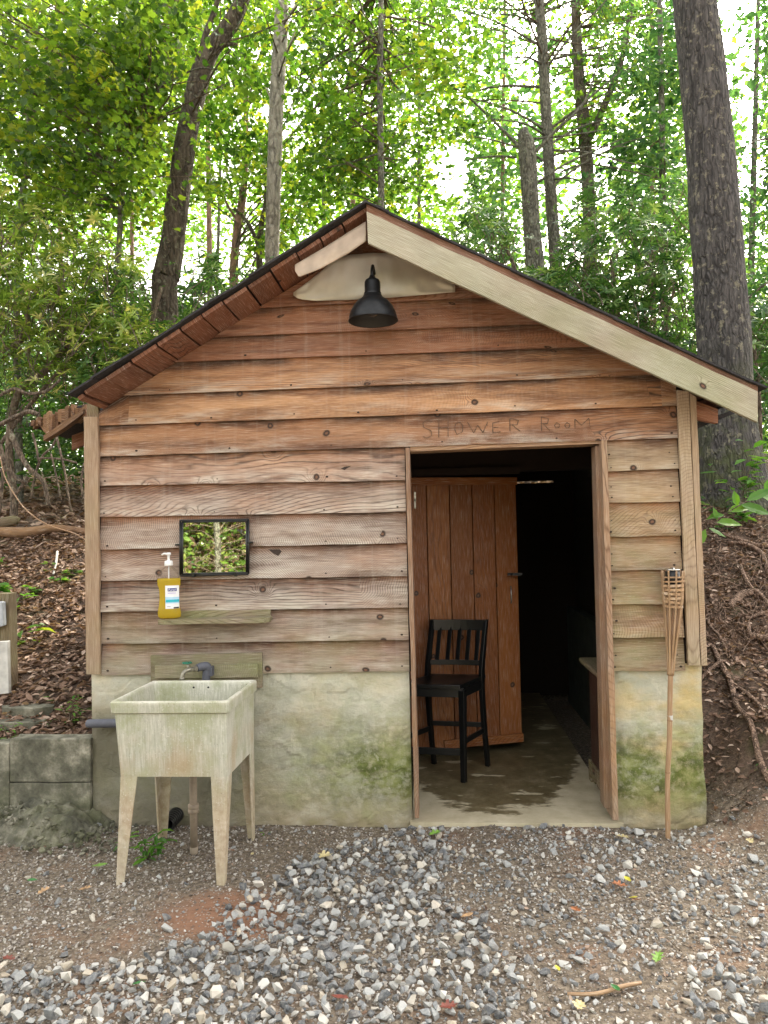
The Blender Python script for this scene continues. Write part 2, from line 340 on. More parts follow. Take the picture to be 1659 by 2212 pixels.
M['tub']=sinkmat('stained_tub',.35); M['leg']=sinkmat('stained_leg',.65)
def groundmat():
    t=NT('dirt'); pos=t.pos(); x,y,z=t.sep(pos)
    n=t.noise(pos,2.2,6,.65); f=t.noise(pos,45,5,.7)
    yard=t.ramp(f,[(.3,(.055,.042,.030)),(.5,(.155,.122,.088)),(.68,(.29,.24,.18))])
    clay=t.mr(n,.54,.70,0,.5); yard=t.mix(clay,yard,(.27,.135,.075))
    # red clay under the front of the sink
    dx=t.M('SUBTRACT',x,-.88); dy=t.M('SUBTRACT',y,-.92)
    q=t.M('ADD',t.M('MULTIPLY',t.M('MULTIPLY',dx,dx),7),t.M('MULTIPLY',t.M('MULTIPLY',dy,dy),16))
    q=t.M('ADD',q,t.M('MULTIPLY',t.M('SUBTRACT',n,.5),2.0)); yard=t.mix(t.mr(q,.9,.2,0,.85),yard,(.26,.13,.075))
    forest=t.ramp(f,[(.3,(.05,.034,.025)),(.5,(.115,.077,.056)),(.7,(.22,.15,.11))])
    forest=t.mix(t.mr(t.noise(pos,1.7,4),.52,.66,0,.6),forest,(.14,.075,.035))
    c=t.mix(t.mr(t.M('ADD',z,t.M('MULTIPLY',n,.1)),.15,.35,0,1),yard,forest)
    mossm=t.M('MULTIPLY',t.mr(t.noise(pos,3.1,5),.58,.68,0,.4),t.mr(z,.15,.3,0,1)); c=t.mix(mossm,c,(.07,.085,.02))
    g=t.noise(pos,110,3,.6)
    v=t.n('ShaderNodeTexVoronoi',{'Vector':pos,'Scale':85.0})
    rc,_,_=t.sep(v.outputs['Color']); pc=t.mr(t.M('MULTIPLY',t.mr(v.outputs['Distance'],.42,.32,0,1),t.M('GREATER_THAN',rc,.62)),0,1)
    pc=t.M('MULTIPLY',pc,t.mr(z,.1,.2,1,0)); c=t.mix(t.M('MULTIPLY',pc,.75),c,t.ramp(rc,[(.62,(.16,.15,.15)),(.8,(.40,.36,.31)),(1,(.5,.42,.36))]))
    return t.out(c,.95,t.bump(t.M('ADD',t.M('ADD',f,t.M('MULTIPLY',g,.5)),pc),.9,.012))
M['ground']=groundmat()
def attr(t,name='rnd'): return t.n('ShaderNodeAttribute',attribute_name=name).outputs['Fac']
def stonemat():
    t=NT('crushed_stone'); a=attr(t); pos=t.pos()
    c=t.ramp(a,[(0,(.06,.065,.073)),(.2,(.13,.138,.15)),(.38,(.24,.25,.255)),(.55,(.38,.385,.375)),(.72,(.52,.51,.475)),(.84,(.40,.33,.24)),(1,(.72,.69,.63))])
    n=t.noise(pos,75,5,.75); c=t.mix(t.mr(n,.42,.72,0,.5),c,(.50,.49,.45)); c=t.mix(t.mr(t.noise(pos,21,4),.52,.70,0,.35),c,(.22,.16,.11))
    return t.out(c,.8,t.bump(n,.4,.006))
M['stone']=stonemat()
def finemat():
    t=NT('fine_stone'); a=attr(t); pos=t.pos()
    c=t.ramp(a,[(0,(.07,.055,.044)),(.3,(.175,.145,.12)),(.55,(.30,.265,.23)),(.82,(.44,.41,.37)),(1,(.62,.60,.56))])
    return t.out(c,.85)
M['fine']=finemat()
def leafmat(name, cols, trans=.5, rough=.45, tmul=1.6, spec=.4):
    t=NT(name); a=attr(t); c=t.ramp(a,[(i/(len(cols)-1),k) for i,k in enumerate(cols)])
    p=t.n('ShaderNodeBsdfPrincipled',{'Base Color':c,'Roughness':rough,'Specular IOR Level':spec})
    tc=t.mix(1.0,c,(tmul*1.15,tmul,tmul*.55),'MULTIPLY'); tr=t.n('ShaderNodeBsdfTranslucent',{0:tc})
    mx=t.n('ShaderNodeMixShader',{0:trans,1:p.outputs[0],2:tr.outputs[0]}); return t.fin(mx.outputs[0])
M['maple']=leafmat('maple_leaf',[(.023,.062,.010),(.048,.112,.015),(.085,.168,.020),(.14,.235,.025),(.23,.29,.03)],.55,tmul=1.65)
M['yellowleaf']=leafmat('yellow_green_leaf',[(.026,.075,.012),(.05,.135,.017),(.085,.195,.022),(.145,.265,.028),(.26,.32,.035)],.5,tmul=1.6)
M['cool']=leafmat('cool_green_leaf',[(.02,.065,.03),(.035,.10,.04),(.055,.15,.05),(.09,.20,.06),(.15,.27,.07)],.5)
M['rhodo']=leafmat('rhododendron_leaf',[(.05,.11,.02),(.10,.19,.035),(.17,.28,.055),(.29,.37,.10),(.55,.54,.28)],.45,.22,1.6,.8)
M['rhodo_r']=leafmat('dark_rhododendron_leaf',[(.02,.06,.02),(.04,.11,.03),(.065,.16,.04),(.11,.21,.06),(.20,.30,.11)],.4,.25,1.5,.6)
M['weed']=leafmat('weed_leaf',[(.04,.13,.02),(.08,.22,.03),(.15,.32,.04)],.45)
M['litter']=leafmat('dead_leaf',[(.06,.037,.027),(.13,.08,.056),(.22,.14,.10),(.32,.215,.16),(.46,.34,.265),(.62,.50,.42)],.15,.7,1.2,.25)
def bark(name, light, dark, sx=9, sz=2.2, plates=False, lichen=None, moss=0):
    t=NT(name); uv=t.uv(); pos=t.pos()
    p=t.sc(pos,sx,sx,sz); d=t.n('ShaderNodeVectorMath',{0:p,1:t.n('ShaderNodeVectorMath',{0:t.noise(pos,4,3,out=1),1:(1.2,1.2,1.2)},operation='MULTIPLY').outputs[0]},operation='ADD').outputs[0]
    d=t.mix(.0,d,d)
    v=t.n('ShaderNodeTexVoronoi',{'Vector':d,'Scale':2.0 if not plates else 1.6},feature='DISTANCE_TO_EDGE').outputs[0]
    n=t.noise(d,2.2,6,.7); cr=t.M('MULTIPLY',t.mr(v,0,.26,1,0),t.mr(t.noise(d,1.3,4,.7),.38,.6,.1,1))
    c=t.ramp(n,[(.3,dark),(.7,light)]); c=t.mix(t.M('MULTIPLY',cr,.8),c,[x*.35 for x in dark])
    if lichen: c=t.mix(t.mr(t.noise(pos,14,5,.7),.56,.64,0,.75),c,lichen)
    if moss:
        _,_,z=t.sep(pos); c=t.mix(t.M('MULTIPLY',t.mr(t.noise(pos,5,5,.7),.42,.6,0,1),t.mr(z,1.8,3.2,moss,0)),c,(.08,.10,.025))
    return t.out(c,.9,t.bump(t.M('SUBTRACT',t.M('MULTIPLY',n,.6),cr),.9,.03))
M['bark_oak']=bark('oak_bark',(.17,.135,.10),(.06,.045,.033),10,2.0,lichen=(.24,.24,.17))
M['bark_pale']=bark('pale_bark',(.55,.50,.44),(.30,.27,.23),9,3.2,True,lichen=(.5,.49,.44))
M['bark_big']=bark('big_bark',(.125,.115,.11),(.030,.027,.027),17,3.6,lichen=(.26,.24,.17),moss=.8)
M['bark_gray']=bark('gray_bark',(.24,.23,.18),(.10,.095,.075),14,5,lichen=(.33,.35,.27))
M['bark_far']=bark('reddish_bark',(.38,.23,.16),(.20,.12,.085),7,2)
M['stem']=bark('stem_bark',(.27,.20,.145),(.11,.08,.055),22,6,lichen=(.33,.31,.22))
M['root']=bark('root_bark',(.46,.31,.22),(.22,.135,.095),30,12)
M['black']=plain('black_enamel',(.006,.0065,.007),.34,0,.2,10,.12)
M['blackmetal']=plain('black_metal',(.022,.023,.025),.42,.6,.3,30,.2)
M['lampin']=plain('lamp_inside',(.02,.02,.021),.6)
M['shingle']=plain('shingle',(.028,.027,.03),.95,0,.5,60,.9)
M['galv']=plain('galvanised_sheet',(.60,.56,.48),.45,.25,.15,5,.12)
M['foam']=plain('foam_pipe_cover',(.10,.105,.13),.7,0,.15,30,.3)
M['green']=plain('green_handle',(.01,.16,.10),.4)
M['brass']=plain('weathered_brass',(.30,.28,.23),.4,.7,.3,60,.3)
M['pvc']=plain('dirty_pipe',(.27,.215,.16),.7,0,.3,15,.3)
M['white']=plain('white_plastic',(.80,.80,.80),.35,0,.02)
M['pale']=plain('pale_painted_wood',(.55,.54,.51),.8,0,.25,12,.4)
M['graybox']=plain('grey_box',(.42,.45,.48),.5,0,.1)
M['tinrim']=plain('tin',(.65,.65,.63),.25,.9,.1)
M['silver']=plain('latch_steel',(.5,.5,.5),.35,.9,.1)
M['darkwall']=plain('dark_inner_concrete',(.055,.062,.052),.85,0,.3,12,.3)  # inner faces of the side walls, coloured far darker than the outer stucco
M['flash']=plain('browned_flashing',(.36,.28,.21),.5,.2,.25,9,.2)
M['nail']=plain('rusty_nail',(.035,.022,.016),.8)
M['scar']=plain('charcoal_mark',(.12,.075,.05),.9)
M['ink']=plain('label_navy',(.015,.02,.22),.5,0,.02); M['teal']=plain('label_teal',(.02,.42,.55),.5,0,.02)
M['labelwhite']=plain('label_white',(.78,.80,.84),.4,0,.02); M['labelblue']=plain('label_pale_blue',(.38,.62,.80),.4,0,.03)
M['labelink2']=plain('label_violet',(.45,.35,.70),.5,0,.02)
t=NT('mirror_glass'); M['mirror']=t.out((.60,.63,.57),.015,None,Metallic=1.0)
t=NT('clear_plastic'); g=t.n('ShaderNodeBsdfPrincipled',{'Base Color':(1,1,1,1),'Roughness':.06,'IOR':1.35,'Transmission Weight':1.0}); tr=t.n('ShaderNodeBsdfTransparent'); M['clear']=t.fin(t.n('ShaderNodeMixShader',{0:.8,1:g.outputs[0],2:tr.outputs[0]}).outputs[0])
t=NT('amber_liquid'); p=t.n('ShaderNodeBsdfPrincipled',{'Base Color':(1,.80,.10,1),'Roughness':.1,'IOR':1.2,'Transmission Weight':.1}); tl=t.n('ShaderNodeBsdfTranslucent',{0:(1,.85,.15,1)}); M['liquid']=t.fin(t.n('ShaderNodeMixShader',{0:.45,1:t.n('ShaderNodeMixShader',{0:.45,1:p.outputs[0],2:tl.outputs[0]}).outputs[0],2:t.n('ShaderNodeBsdfTransparent',{0:(1,.86,.38,1)}).outputs[0]}).outputs[0])
# ------------------------------------------------------------------ the shower house
shed=thing('wooden_shed',(0,1.5,0),'weathered plank shower house with a gable roof and dark open doorway','shed')
pk=at(790,434,-.33); le=at(154,848,-.33); re_=at(1637,830,-.33)
def under(x,off=.045):
    if x<pk.x: s=(pk.z-le.z)/(pk.x-le.x); return pk.z+s*(x-pk.x)-off
    s=(re_.z-pk.z)/(re_.x-pk.x); return pk.z+s*(x-pk.x)-off
SL=(pk.z-le.z)/(pk.x-le.x); SR=(re_.z-pk.z)/(re_.x-pk.x)
def xleft(z,off=.045): return pk.x+(z+off-pk.z)/SL
def xright(z,off=.045): return pk.x+(z+off-pk.z)/SR
YF=-.030; YT=-.008
xwl=at(215,1150,YF).x; xwr=at(1473,1200,YF).x
JL0=at(880,1100,YF).x-.008; JL1=at(890,1370,YF).x+.010
def zb(px,py): return at(px,py,YF).z
nails=MB()
def nail_row(xs,zf):
    for x in xs:
        z=zf(x)+.022+random.uniform(-.004,.006); r=random.uniform(.002,.0042)
        y=YF-.0015+.0
        nails.lathe((x+random.uniform(-.012,.012),y+.001,z),[(0,.0016),(r*1.0,.001),(r*1.3,0)],7,1,(0,-1,0),sx=1.5)
def boards(x0,x1,lines,pa,pb,mats_first_top,n,names,clip=False):
    """lines: bottom-edge image rows at pa and pb of every board, top one first; mats_first_top: z of the top of the first board"""
    pass
sid=nails; sid_r=MB(); gab=MB()
def lapboard(mb,x0,x1,zl,zr,tl,tr,n=26,jit=.0035,xt0=None,xt1=None,mi=0):
    xt0=x0 if xt0 is None else xt0; xt1=x1 if xt1 is None else xt1
    mb.slab((x0,YF,zl),(x1,YF,zr),(xt1,YT,tr),(xt0,YT,tl),(0,.013,0),n,jit,mi)
# full-length boards over the door
def line(p0,p1):
    a=at(p0[0],p0[1],YF); b=at(p1[0],p1[1],YF); s=(b.z-a.z)/(b.x-a.x); return lambda x:a.z+s*(x-a.x)
G0=line((549,724),(1100,702)); G1=line((340,783),(985,759)); F1=line((215,856),(1152,819)); F2=line((215,919),(1463,875.5)); F3=line((215,986),(1463,946))
Gm=line((600,664),(985,645))
# gable boards: Gm (top) , G0, G1, F1 between the roof slopes
def gboard(mb,fb,ft,mi=0):
    xl=xleft(fb(-1)); xl=max(xleft(fb(xl)),xwl); xr=xright(fb(1)); xr=min(xright(fb(xr)),xwr)
    zt=ft
    xtl=xleft(zt(xl)+.016); xtl=xleft(zt(xtl)+.016); xtr=xright(zt(xr)+.016); xtr=xright(zt(xtr)+.016)
    x0=xl; x1=xr; ta=max(xtl,xl); tb=min(xtr,xr)
    if xl<=xwl+1e-4 and ta>xl: x0=ta
    if xr>=xwr-1e-4 and tb<xr: x1=tb
    lapboard(mb,x0,x1,fb(x0),fb(x1),zt(ta)+.016,zt(tb)+.016,22,.003,ta,tb,mi)
    def yat(z,x): return YF+(YT-YF)*(z-fb(x))/(zt(x)+.016-fb(x))
    for e,o_ in ((xwl,x0),(xwr,x1)):
        if abs(e-o_)>1e-4 and ((o_==x0 and x0!=xl) or (o_==x1 and x1!=xr)):
            zz=under(e,.045); 
            if o_==x0: mb.slab((e,YF,fb(e)),(o_,YF,fb(o_)),(o_,YT,zt(o_)+.016),(e,yat(zz,e),zz),(0,.013,0),4,0,mi)
            else: mb.slab((o_,YF,fb(o_)),(e,YF,fb(e)),(e,yat(zz,e),zz),(o_,YT,zt(o_)+.016),(0,.013,0),4,0,mi)
top=lambda x: under(x,.05)-.016
tz=pk.z-.07
gab.slab((xleft(Gm(-.3)),YF,Gm(-.3)),(xright(Gm(.2)),YF,Gm(.2)),(pk.x+.03,YT,tz),(pk.x-.03,YT,tz),(0,.013,0),10,.002)
gboard(gab,G0,Gm); gboard(gab,G1,G0); gboard(sid,F1,G1); gboard(sid,F2,F1)
lapboard(sid,xwl,xwr,F3(xwl),F3(xwr),F2(xwl)+.018,F2(xwr)+.018,30)
for f,x0,x1,st in ((F1,-1.4,1.0,.62),(F2,-1.6,1.3,.40),(F3,-1.6,1.3,.55),(G1,-1,.9,.7)):
    x=x0
    while x<x1: nail_row([x],f); x+=st+random.uniform(-.05,.05)
# left field
Ls=[line((216,a),(885,b)) for a,b in ((1049,1037),(1117,1105.5),(1187,1173),(1255,1244),(1322,1312),(1391,1382),(1459,1450))]
prev=F3
for f in Ls:
    lapboard(sid,xwl,JL0,f(xwl),f(JL0),prev(xwl)+.018,prev(JL0)+.018,26)
    nail_row([xwl+.03,xwl+.64,JL0-.42,JL0-.035],f); prev=f
# right field
JR0=at(1312,1150,YF).x; JR1=at(1320,1300,YF).x
xr0=JR1-.02
Rs=[line((1313,a),(1440,b)) for a,b in ((1018.6,1012.8),(1086,1084),(1159,1157.5),(1232,1230.5),(1305.5,1304.5),(1377,1377),(1449.5,1449.5))]
prev=F3
for f in Rs:
    lapboard(sid_r,xr0,xwr,f(xr0),f(xwr),prev(xr0)+.018,prev(xwr)+.018,8,.004)
    nail_row([xr0+.03,xwr-.03],f); nail_row([xr0+.035,xwr-.035],lambda x,f=f:f(x)+.06); prev=f
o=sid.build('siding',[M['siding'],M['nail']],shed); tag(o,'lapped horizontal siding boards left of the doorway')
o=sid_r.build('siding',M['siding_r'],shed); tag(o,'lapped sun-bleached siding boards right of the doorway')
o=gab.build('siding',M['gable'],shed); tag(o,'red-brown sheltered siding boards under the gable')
# wall cores behind the boards (sheathing), side and rear walls
ZS=at(500,1446,0).z      # top of the stucco base
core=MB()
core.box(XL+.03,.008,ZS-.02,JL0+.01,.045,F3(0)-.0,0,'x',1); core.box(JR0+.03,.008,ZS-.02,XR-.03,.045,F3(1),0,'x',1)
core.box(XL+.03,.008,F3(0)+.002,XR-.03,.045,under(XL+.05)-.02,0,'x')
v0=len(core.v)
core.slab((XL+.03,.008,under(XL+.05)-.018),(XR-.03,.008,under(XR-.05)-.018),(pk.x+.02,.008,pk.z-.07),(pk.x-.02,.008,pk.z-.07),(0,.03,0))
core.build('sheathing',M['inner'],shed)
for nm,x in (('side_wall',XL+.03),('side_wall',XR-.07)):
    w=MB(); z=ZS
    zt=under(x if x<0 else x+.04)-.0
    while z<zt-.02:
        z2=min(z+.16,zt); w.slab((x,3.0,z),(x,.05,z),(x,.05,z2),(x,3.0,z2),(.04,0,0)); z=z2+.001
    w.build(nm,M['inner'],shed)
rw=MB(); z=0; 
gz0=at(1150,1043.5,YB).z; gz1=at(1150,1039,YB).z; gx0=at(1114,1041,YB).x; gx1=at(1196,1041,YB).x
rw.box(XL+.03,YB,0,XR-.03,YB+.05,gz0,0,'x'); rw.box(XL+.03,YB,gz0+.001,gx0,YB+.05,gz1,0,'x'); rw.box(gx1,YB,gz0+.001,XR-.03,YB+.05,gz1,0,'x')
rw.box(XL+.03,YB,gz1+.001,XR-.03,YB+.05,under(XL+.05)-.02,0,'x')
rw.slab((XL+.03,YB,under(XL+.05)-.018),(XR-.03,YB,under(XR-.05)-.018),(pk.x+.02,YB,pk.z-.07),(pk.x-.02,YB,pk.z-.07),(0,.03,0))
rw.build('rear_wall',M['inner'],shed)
# stucco base with trowelled, uneven face
def stucco_wall(x0,x1,z1,right=False):
    m=MB(); nx=int((x1-x0)/.014); nz=int((z1+.1)/.014)
    for j in range(nz+1):
        for i in range(nx+1):
            x=x0+(x1-x0)*i/nx; z=-.1+(z1+.1)*j/nz
            d=.006*noise.noise((x*3,z*3,1))+.004*noise.noise((x*9,z*14,5))
            r=noise.noise((x*2.3,z*4.2,8))+.25*noise.noise((x*11,z*13,4)); d+=.004*ss(.10,.14,r)+.0025*ss(.0,.05,noise.noise((x*4.1,z*7.5,18))+.3*noise.noise((x*17,z*19,6)))+.003*noise.noise((x*30,z*30,2))
            if z<.14: d+=.02*(1-z/.14)*(.5+.8*noise.noise((x*4,3,3)))
            e=min(1,min(i,nx-i)/2.0); 
            xx=x
            if right and i==nx: xx=x+.004*noise.noise((z*9,1,1))+(.012*noise.noise((z*4,7,1)))
            m.v.append(Vector((xx,-.004-max(0,d)*e,z)))
    for j in range(nz):
        for i in range(nx):
            a=j*(nx+1)+i; m.face((a,a+1,a+nx+2,a+nx+1),None,None,0,False)
    return m
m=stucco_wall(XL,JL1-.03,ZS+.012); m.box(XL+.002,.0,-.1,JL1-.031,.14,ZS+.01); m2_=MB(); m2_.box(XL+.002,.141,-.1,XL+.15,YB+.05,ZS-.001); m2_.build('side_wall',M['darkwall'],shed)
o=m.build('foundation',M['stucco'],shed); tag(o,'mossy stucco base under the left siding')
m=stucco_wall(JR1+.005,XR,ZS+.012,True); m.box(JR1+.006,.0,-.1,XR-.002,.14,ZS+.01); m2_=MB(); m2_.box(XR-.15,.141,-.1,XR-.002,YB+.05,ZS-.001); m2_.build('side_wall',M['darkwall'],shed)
o=m.build('foundation',M['stucco'],shed); tag(o,'yellowish stucco base right of the doorway')
# peeled patch outline on right base
m=MB(); m.box(JL1-.04,-.035,-.1,JR1+.03,YB,.022); m.build('floor_slab',M['slab'],shed)
# corner boards
def px_board(quad,Y,E,mat,name,n=14,jit=.003,label=None,parent=None):
    """quad: bottom-left, bottom-right, top-right, top-left pixels of a vertical board; grain runs up"""
    bl,br,tr,tl=[at(p[0],p[1],Y) for p in quad]; mm=MB(); mm.slab(br,tr,tl,bl,E,n,jit); o=mm.build(name,mat,parent or shed,.002)
    if label: tag(o,label)
    return o
px_board(((185.5,1457),(215.5,1457),(211,900),(181,900)),-.052,(0,.022,0),M['trim'],'corner_board',20,.006,'left corner board, rough sawn')
px_board(((186,1000),(213,1000),(212,852),(188,852)),-.026,(0,.03,0),M['post'],'corner_post',6,.003)
px_board(((1487,1438),(1514,1438),(1488,846),(1463,842)),-.052,(0,.022,0),M['trim'],'corner_board',20,.003,'right corner board beside the torch')
px_board(((1515.5,1438),(1528,1438),(1504.5,858),(1489.5,848)),-.050,(0,.05,0),M['trim'],'corner_board',20,.003,'narrow outer board at the right corner')
# door frame
fr=bpy.data.objects.new('door_frame',None); COL.objects.link(fr); fr.location=(0.4,0,0); fr.parent=shed; fr.matrix_parent_inverse=Matrix.Translation(-Vector(shed.location))
def beampx(a,b,wpx,Y0,Y1,mat,name,parent,n=20,jit=.002,rgt=True):
    A=at(a[0],a[1],Y0); B=at(b[0],b[1],Y0); sc_=(Y0-CAM.y)/F0; wv=Vector((wpx*sc_,0,0))
    mm=MB(); mm.slab(A+wv,B+wv,B,A,(0,Y1-Y0,0),n,jit); return mm.build(name,mat,parent,.0015)
def parw(o):
    return o
jl=beampx((896,1768),(875,967),9.5,-.045,.11,M['jamb'],'jamb',None,20,.003); jr=beampx((1324,1772),(1299,951),12,-.06,.11,M['jamb'],'jamb',None,20,.003)
hd=MB(); a=at(886,975,-.02); b=at(1299,958,-.02); hd.slab(a,b,b+Vector((0,0,.03)),a+Vector((0,0,.03)),(0,.13,0),12,.001); hd=hd.build('head_jamb',M['jamb'],None)
# inner stop of the right jamb
rs=MB(); A=at(1306,1745,.0); B=at(1286,963,.0); rs.slab(A+Vector((.05,.0,0)),B+Vector((.05,.0,0)),B,A,(0,.1,0),12,.001); rs=rs.build('door_stop',M['jamb'],None)
for q in (jl,jr,hd,rs):
    q.parent=fr; q.matrix_parent_inverse=Matrix.Translation(-Vector(fr.location))
hg=MB(); 
for py in (1063,1078):
    p=at(896,py,.06); hg.box(p.x-.004,.05,p.z-.05,p.x+.006,.075,p.z)
q=hg.build('hinge',M['brass'],None); q.parent=fr; q.matrix_parent_inverse=Matrix.Translation(-Vector(fr.location))
# inner plank door standing open
dr_l=Vector((at(880,1500,1.0).x,1.0,0)); dr_r=Vector((at(1121,1300,1.24).x,1.24,0)); dz0=.075; dz1=at(1000,1041,1.1).z
door=MB(); u=(dr_r-dr_l); nP=5
for i in range(nP):
    t0,t1=i/nP,(i+1)/nP; a=dr_l+u*(t0+.004); b=dr_l+u*(t1-.004)
    Ez=Vector((-u.y,u.x,0)).normalized()*.028
    a0=a.copy(); a0.z=dz0; a1=a.copy(); a1.z=dz1; b0=b.copy(); b0.z=dz0; b1=b.copy(); b1.z=dz1
    door.slab(b0,b1,a1,a0,Ez,6,.0005)
do=door.build('door',M['door'],shed,.0015); tag(do,'red-brown plank door standing open inside')
nrm=Vector((u.y,-u.x,0)).normalized()
bt=MB()
for z0,z1,x0 in ((dz0+.005,dz0+.06,.30),(dz1-.02,dz1+.03,0)):
    a=dr_l+u*x0+nrm*.02; b=dr_r+nrm*.02; bt.slab((a.x,a.y,z0),(b.x,b.y,z0),(b.x,b.y,z1),(a.x,a.y,z1),-nrm*.019,8,.001); bt.build('batten',M['door'],do); bt=MB()
lt=MB(); p=at(1103,1284,1.2); lt.tube([(p.x,p.y-.03,p.z+.055),(p.x-.002,p.y-.06,p.z+.04),(p.x-.002,p.y-.06,p.z-.04),(p.x,p.y-.03,p.z-.055)],.005,8); lt.build('handle',M['silver'],do)
lt=MB(); p=at(1110,1240,1.2); lt.box(p.x-.045,p.y-.045,p.z-.009,p.x+.05,p.y-.02,p.z+.009); lt.lathe((p.x-.02,p.y-.05,p.z),[(0,.02),(.008,.018),(.008,0)],8,0,(0,-1,0)); lt.build('latch',M['blackmetal'],do)
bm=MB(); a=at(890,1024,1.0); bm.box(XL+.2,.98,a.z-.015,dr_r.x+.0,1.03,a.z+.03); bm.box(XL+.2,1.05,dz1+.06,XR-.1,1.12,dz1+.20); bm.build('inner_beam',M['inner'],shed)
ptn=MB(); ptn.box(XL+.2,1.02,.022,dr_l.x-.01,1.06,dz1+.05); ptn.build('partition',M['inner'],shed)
# carved lettering over the door: incised strokes, standing 1 mm proud as dark grooves
def strokes(mb,segs,org,ux,uz,w=.0022,Y=None):
    for (x0,z0,x1,z1) in segs:
        n=4
        for i in range(n):
            a=Vector((x0+(x1-x0)*i/n,0,z0+(z1-z0)*i/n)); b=Vector((x0+(x1-x0)*(i+1)/n,0,z0+(z1-z0)*(i+1)/n))
            A=org+ux*a.x+uz*a.z; B=org+ux*b.x+uz*b.z
            A.y=ysurf(A)-.0022; B.y=ysurf(B)-.0022
            d=(B-A); d.y=0
            if d.length<1e-6: continue
            nn=Vector((-d.z,0,d.x)).normalized()*w*random.uniform(.3,.6); bb=len(mb.v)
            mb.v+=[A-nn,B-nn,B+nn,A+nn]; mb.face((bb,bb+1,bb+2,bb+3))
def ysurf(p):
    z0=F3(p.x); z1=F2(p.x)+.018; t=(p.z-z0)/(z1-z0); return YF+(YT-YF)*t-.0025
L={'S':[(.9,.9,.5,1),(.5,1,.1,.85),(.1,.85,.15,.6),(.15,.6,.8,.4),(.8,.4,.85,.12),(.85,.12,.45,0),(.45,0,.1,.1)],
 'H':[(.1,0,.12,1),(.85,0,.85,1),(.1,.5,.85,.5)],'O':[(.3,0,.1,.4),(.1,.4,.2,.9),(.2,.9,.6,1),(.6,1,.9,.7),(.9,.7,.85,.2),(.85,.2,.3,0)],
 'W':[(0,1,.3,0),(.3,0,.5,.7),(.5,.7,.75,0),(.75,0,1,1)],'E':[(.1,0,.1,.9),(.1,.9,.7,1),(.1,.45,.6,.5),(.1,0,.8,.05)],
 'R':[(.15,0,.15,1),(.15,1,.8,.85),(.8,.85,.7,.5),(.7,.5,.15,.5),(.3,.5,.9,0)],'o':[(.3,0,.1,.3),(.1,.3,.4,.6),(.4,.6,.8,.4),(.8,.4,.7,.05),(.7,.05,.3,0)],
 'm':[(.05,0,.05,.9),(.05,.9,.45,.3),(.45,.3,.9,.95),(.9,.95,.95,0)],'I':[(.5,0,.5,1)]}
cv=MB()
# centre px of each letter, baseline row and cap height from the board itself
for ch,x0,x1,yb,yt in (('S',911,936,947,907),('H',945,972,945,904),('O',980,1002,939,912),('W',1010,1054,936,912),('E',1062,1086,935,911),('R',1097,1126,932,904),('R',1166,1190,931,900),('o',1196,1212,925,905),('o',1218,1234,925,905),('m',1240,1276,926,903)):
    a=at(x0,yb,YF+.008); b=at(x1,yb-(x1-x0)*.03,YF+.008); c=at(x0,yt,YF+.008)
    strokes(cv,L[ch],a,b-a,c-a,.0042)
o=cv.build('lettering',M['scar'],shed)
# dark split knots in the siding
for j,(pts) in enumerate((((578,1187),(603,1187),(607,1192),(600,1201),(590,1196)),((736,1012),(744,1008),(759,1006),(752,1010),(744,1015)))):
    kn=MB(); b=0
    for q in pts: p=at(q[0],q[1],YF); f=(Ls[0] if j else Ls[3]); zt_=(F3 if j else Ls[2]); t=(p.z-f(p.x))/(zt_(p.x)+.018-f(p.x)); p.y=YF+(YT-YF)*min(1,max(0,t))-.003; kn.v.append(p)
    kn.face(tuple(range(len(pts)))[::-1]); o=kn.build('split_knot',M['nail'],shed)
# roof deck boards running front to back, seen from below along the left rake
dk=MB()
def deck(side):
    x=pk.x; s=SL if side<0 else SR; L_=(pk.x-le.x) if side<0 else (re_.x-pk.x)
    ln=math.hypot(1,s); du=Vector((side/ln,0,s*side/ln)); tot=L_*ln; t=.0; nrm_=Vector((-du.z*side,0,du.x*side)) # up normal
    Lx=.155
    while t<tot-.02:
        w=min(random.choice((.128,.14,.155)),tot-t); a=Vector((pk.x,0,pk.z))+du*(t+.003)-nrm_*.036; b=Vector((pk.x,0,pk.z))+du*(t+w-.006)-nrm_*.036
        yf=-.30+random.uniform(-.012,.012); lift=nrm_*.02; jz=random.uniform(-.006,.002); a.z+=jz; b.z+=jz
        a.y=b.y=yf; a2=a.copy(); b2=b.copy(); a2.y=b2.y=YB+.25
        dk.slab(a,a2,b2,b,lift,3,.001); t+=w
deck(-1); deck(1); dk.build('roof_deck',M['deck'],shed)
# shingles: overlapping tabs with ragged edges
sh=MB()
def shingles(side):
    s=SL if side<0 else SR; L_=(pk.x-le.x) if side<0 else (re_.x-pk.x); ln=math.hypot(1,s); du=Vector((side/ln,0,s*side/ln)); n_=Vector((-du.z*side,0,du.x*side))
    tot=L_*ln+(.045 if side>0 else .02); k=0; t=0
    while t<tot-.03:
        w=min(.135,tot-t); y=-.345+random.uniform(-.012,.008); first=True
        while y<YB+.25:
            wd=.29+random.uniform(-.04,.03)
            o0=Vector((pk.x,0,pk.z))+du*(max(t-.02,0))-n_*.012; o1=Vector((pk.x,0,pk.z))+du*(t+w+random.uniform(-.006,.008))-n_*.006
            if first: o1=o1-n_*random.uniform(0,.006); 
            y1=y+wd-.004; th=n_*.010
            sh.slab((o0.x,y,o0.z),(o0.x,y1,o0.z),(o1.x,y1,o1.z),(o1.x,y,o1.z),th,2 if first else 1,.002); y=y+wd; first=False
        t+=w; k+=1
shingles(-1); shingles(1); sh.build('shingles',M['shingle'],shed)
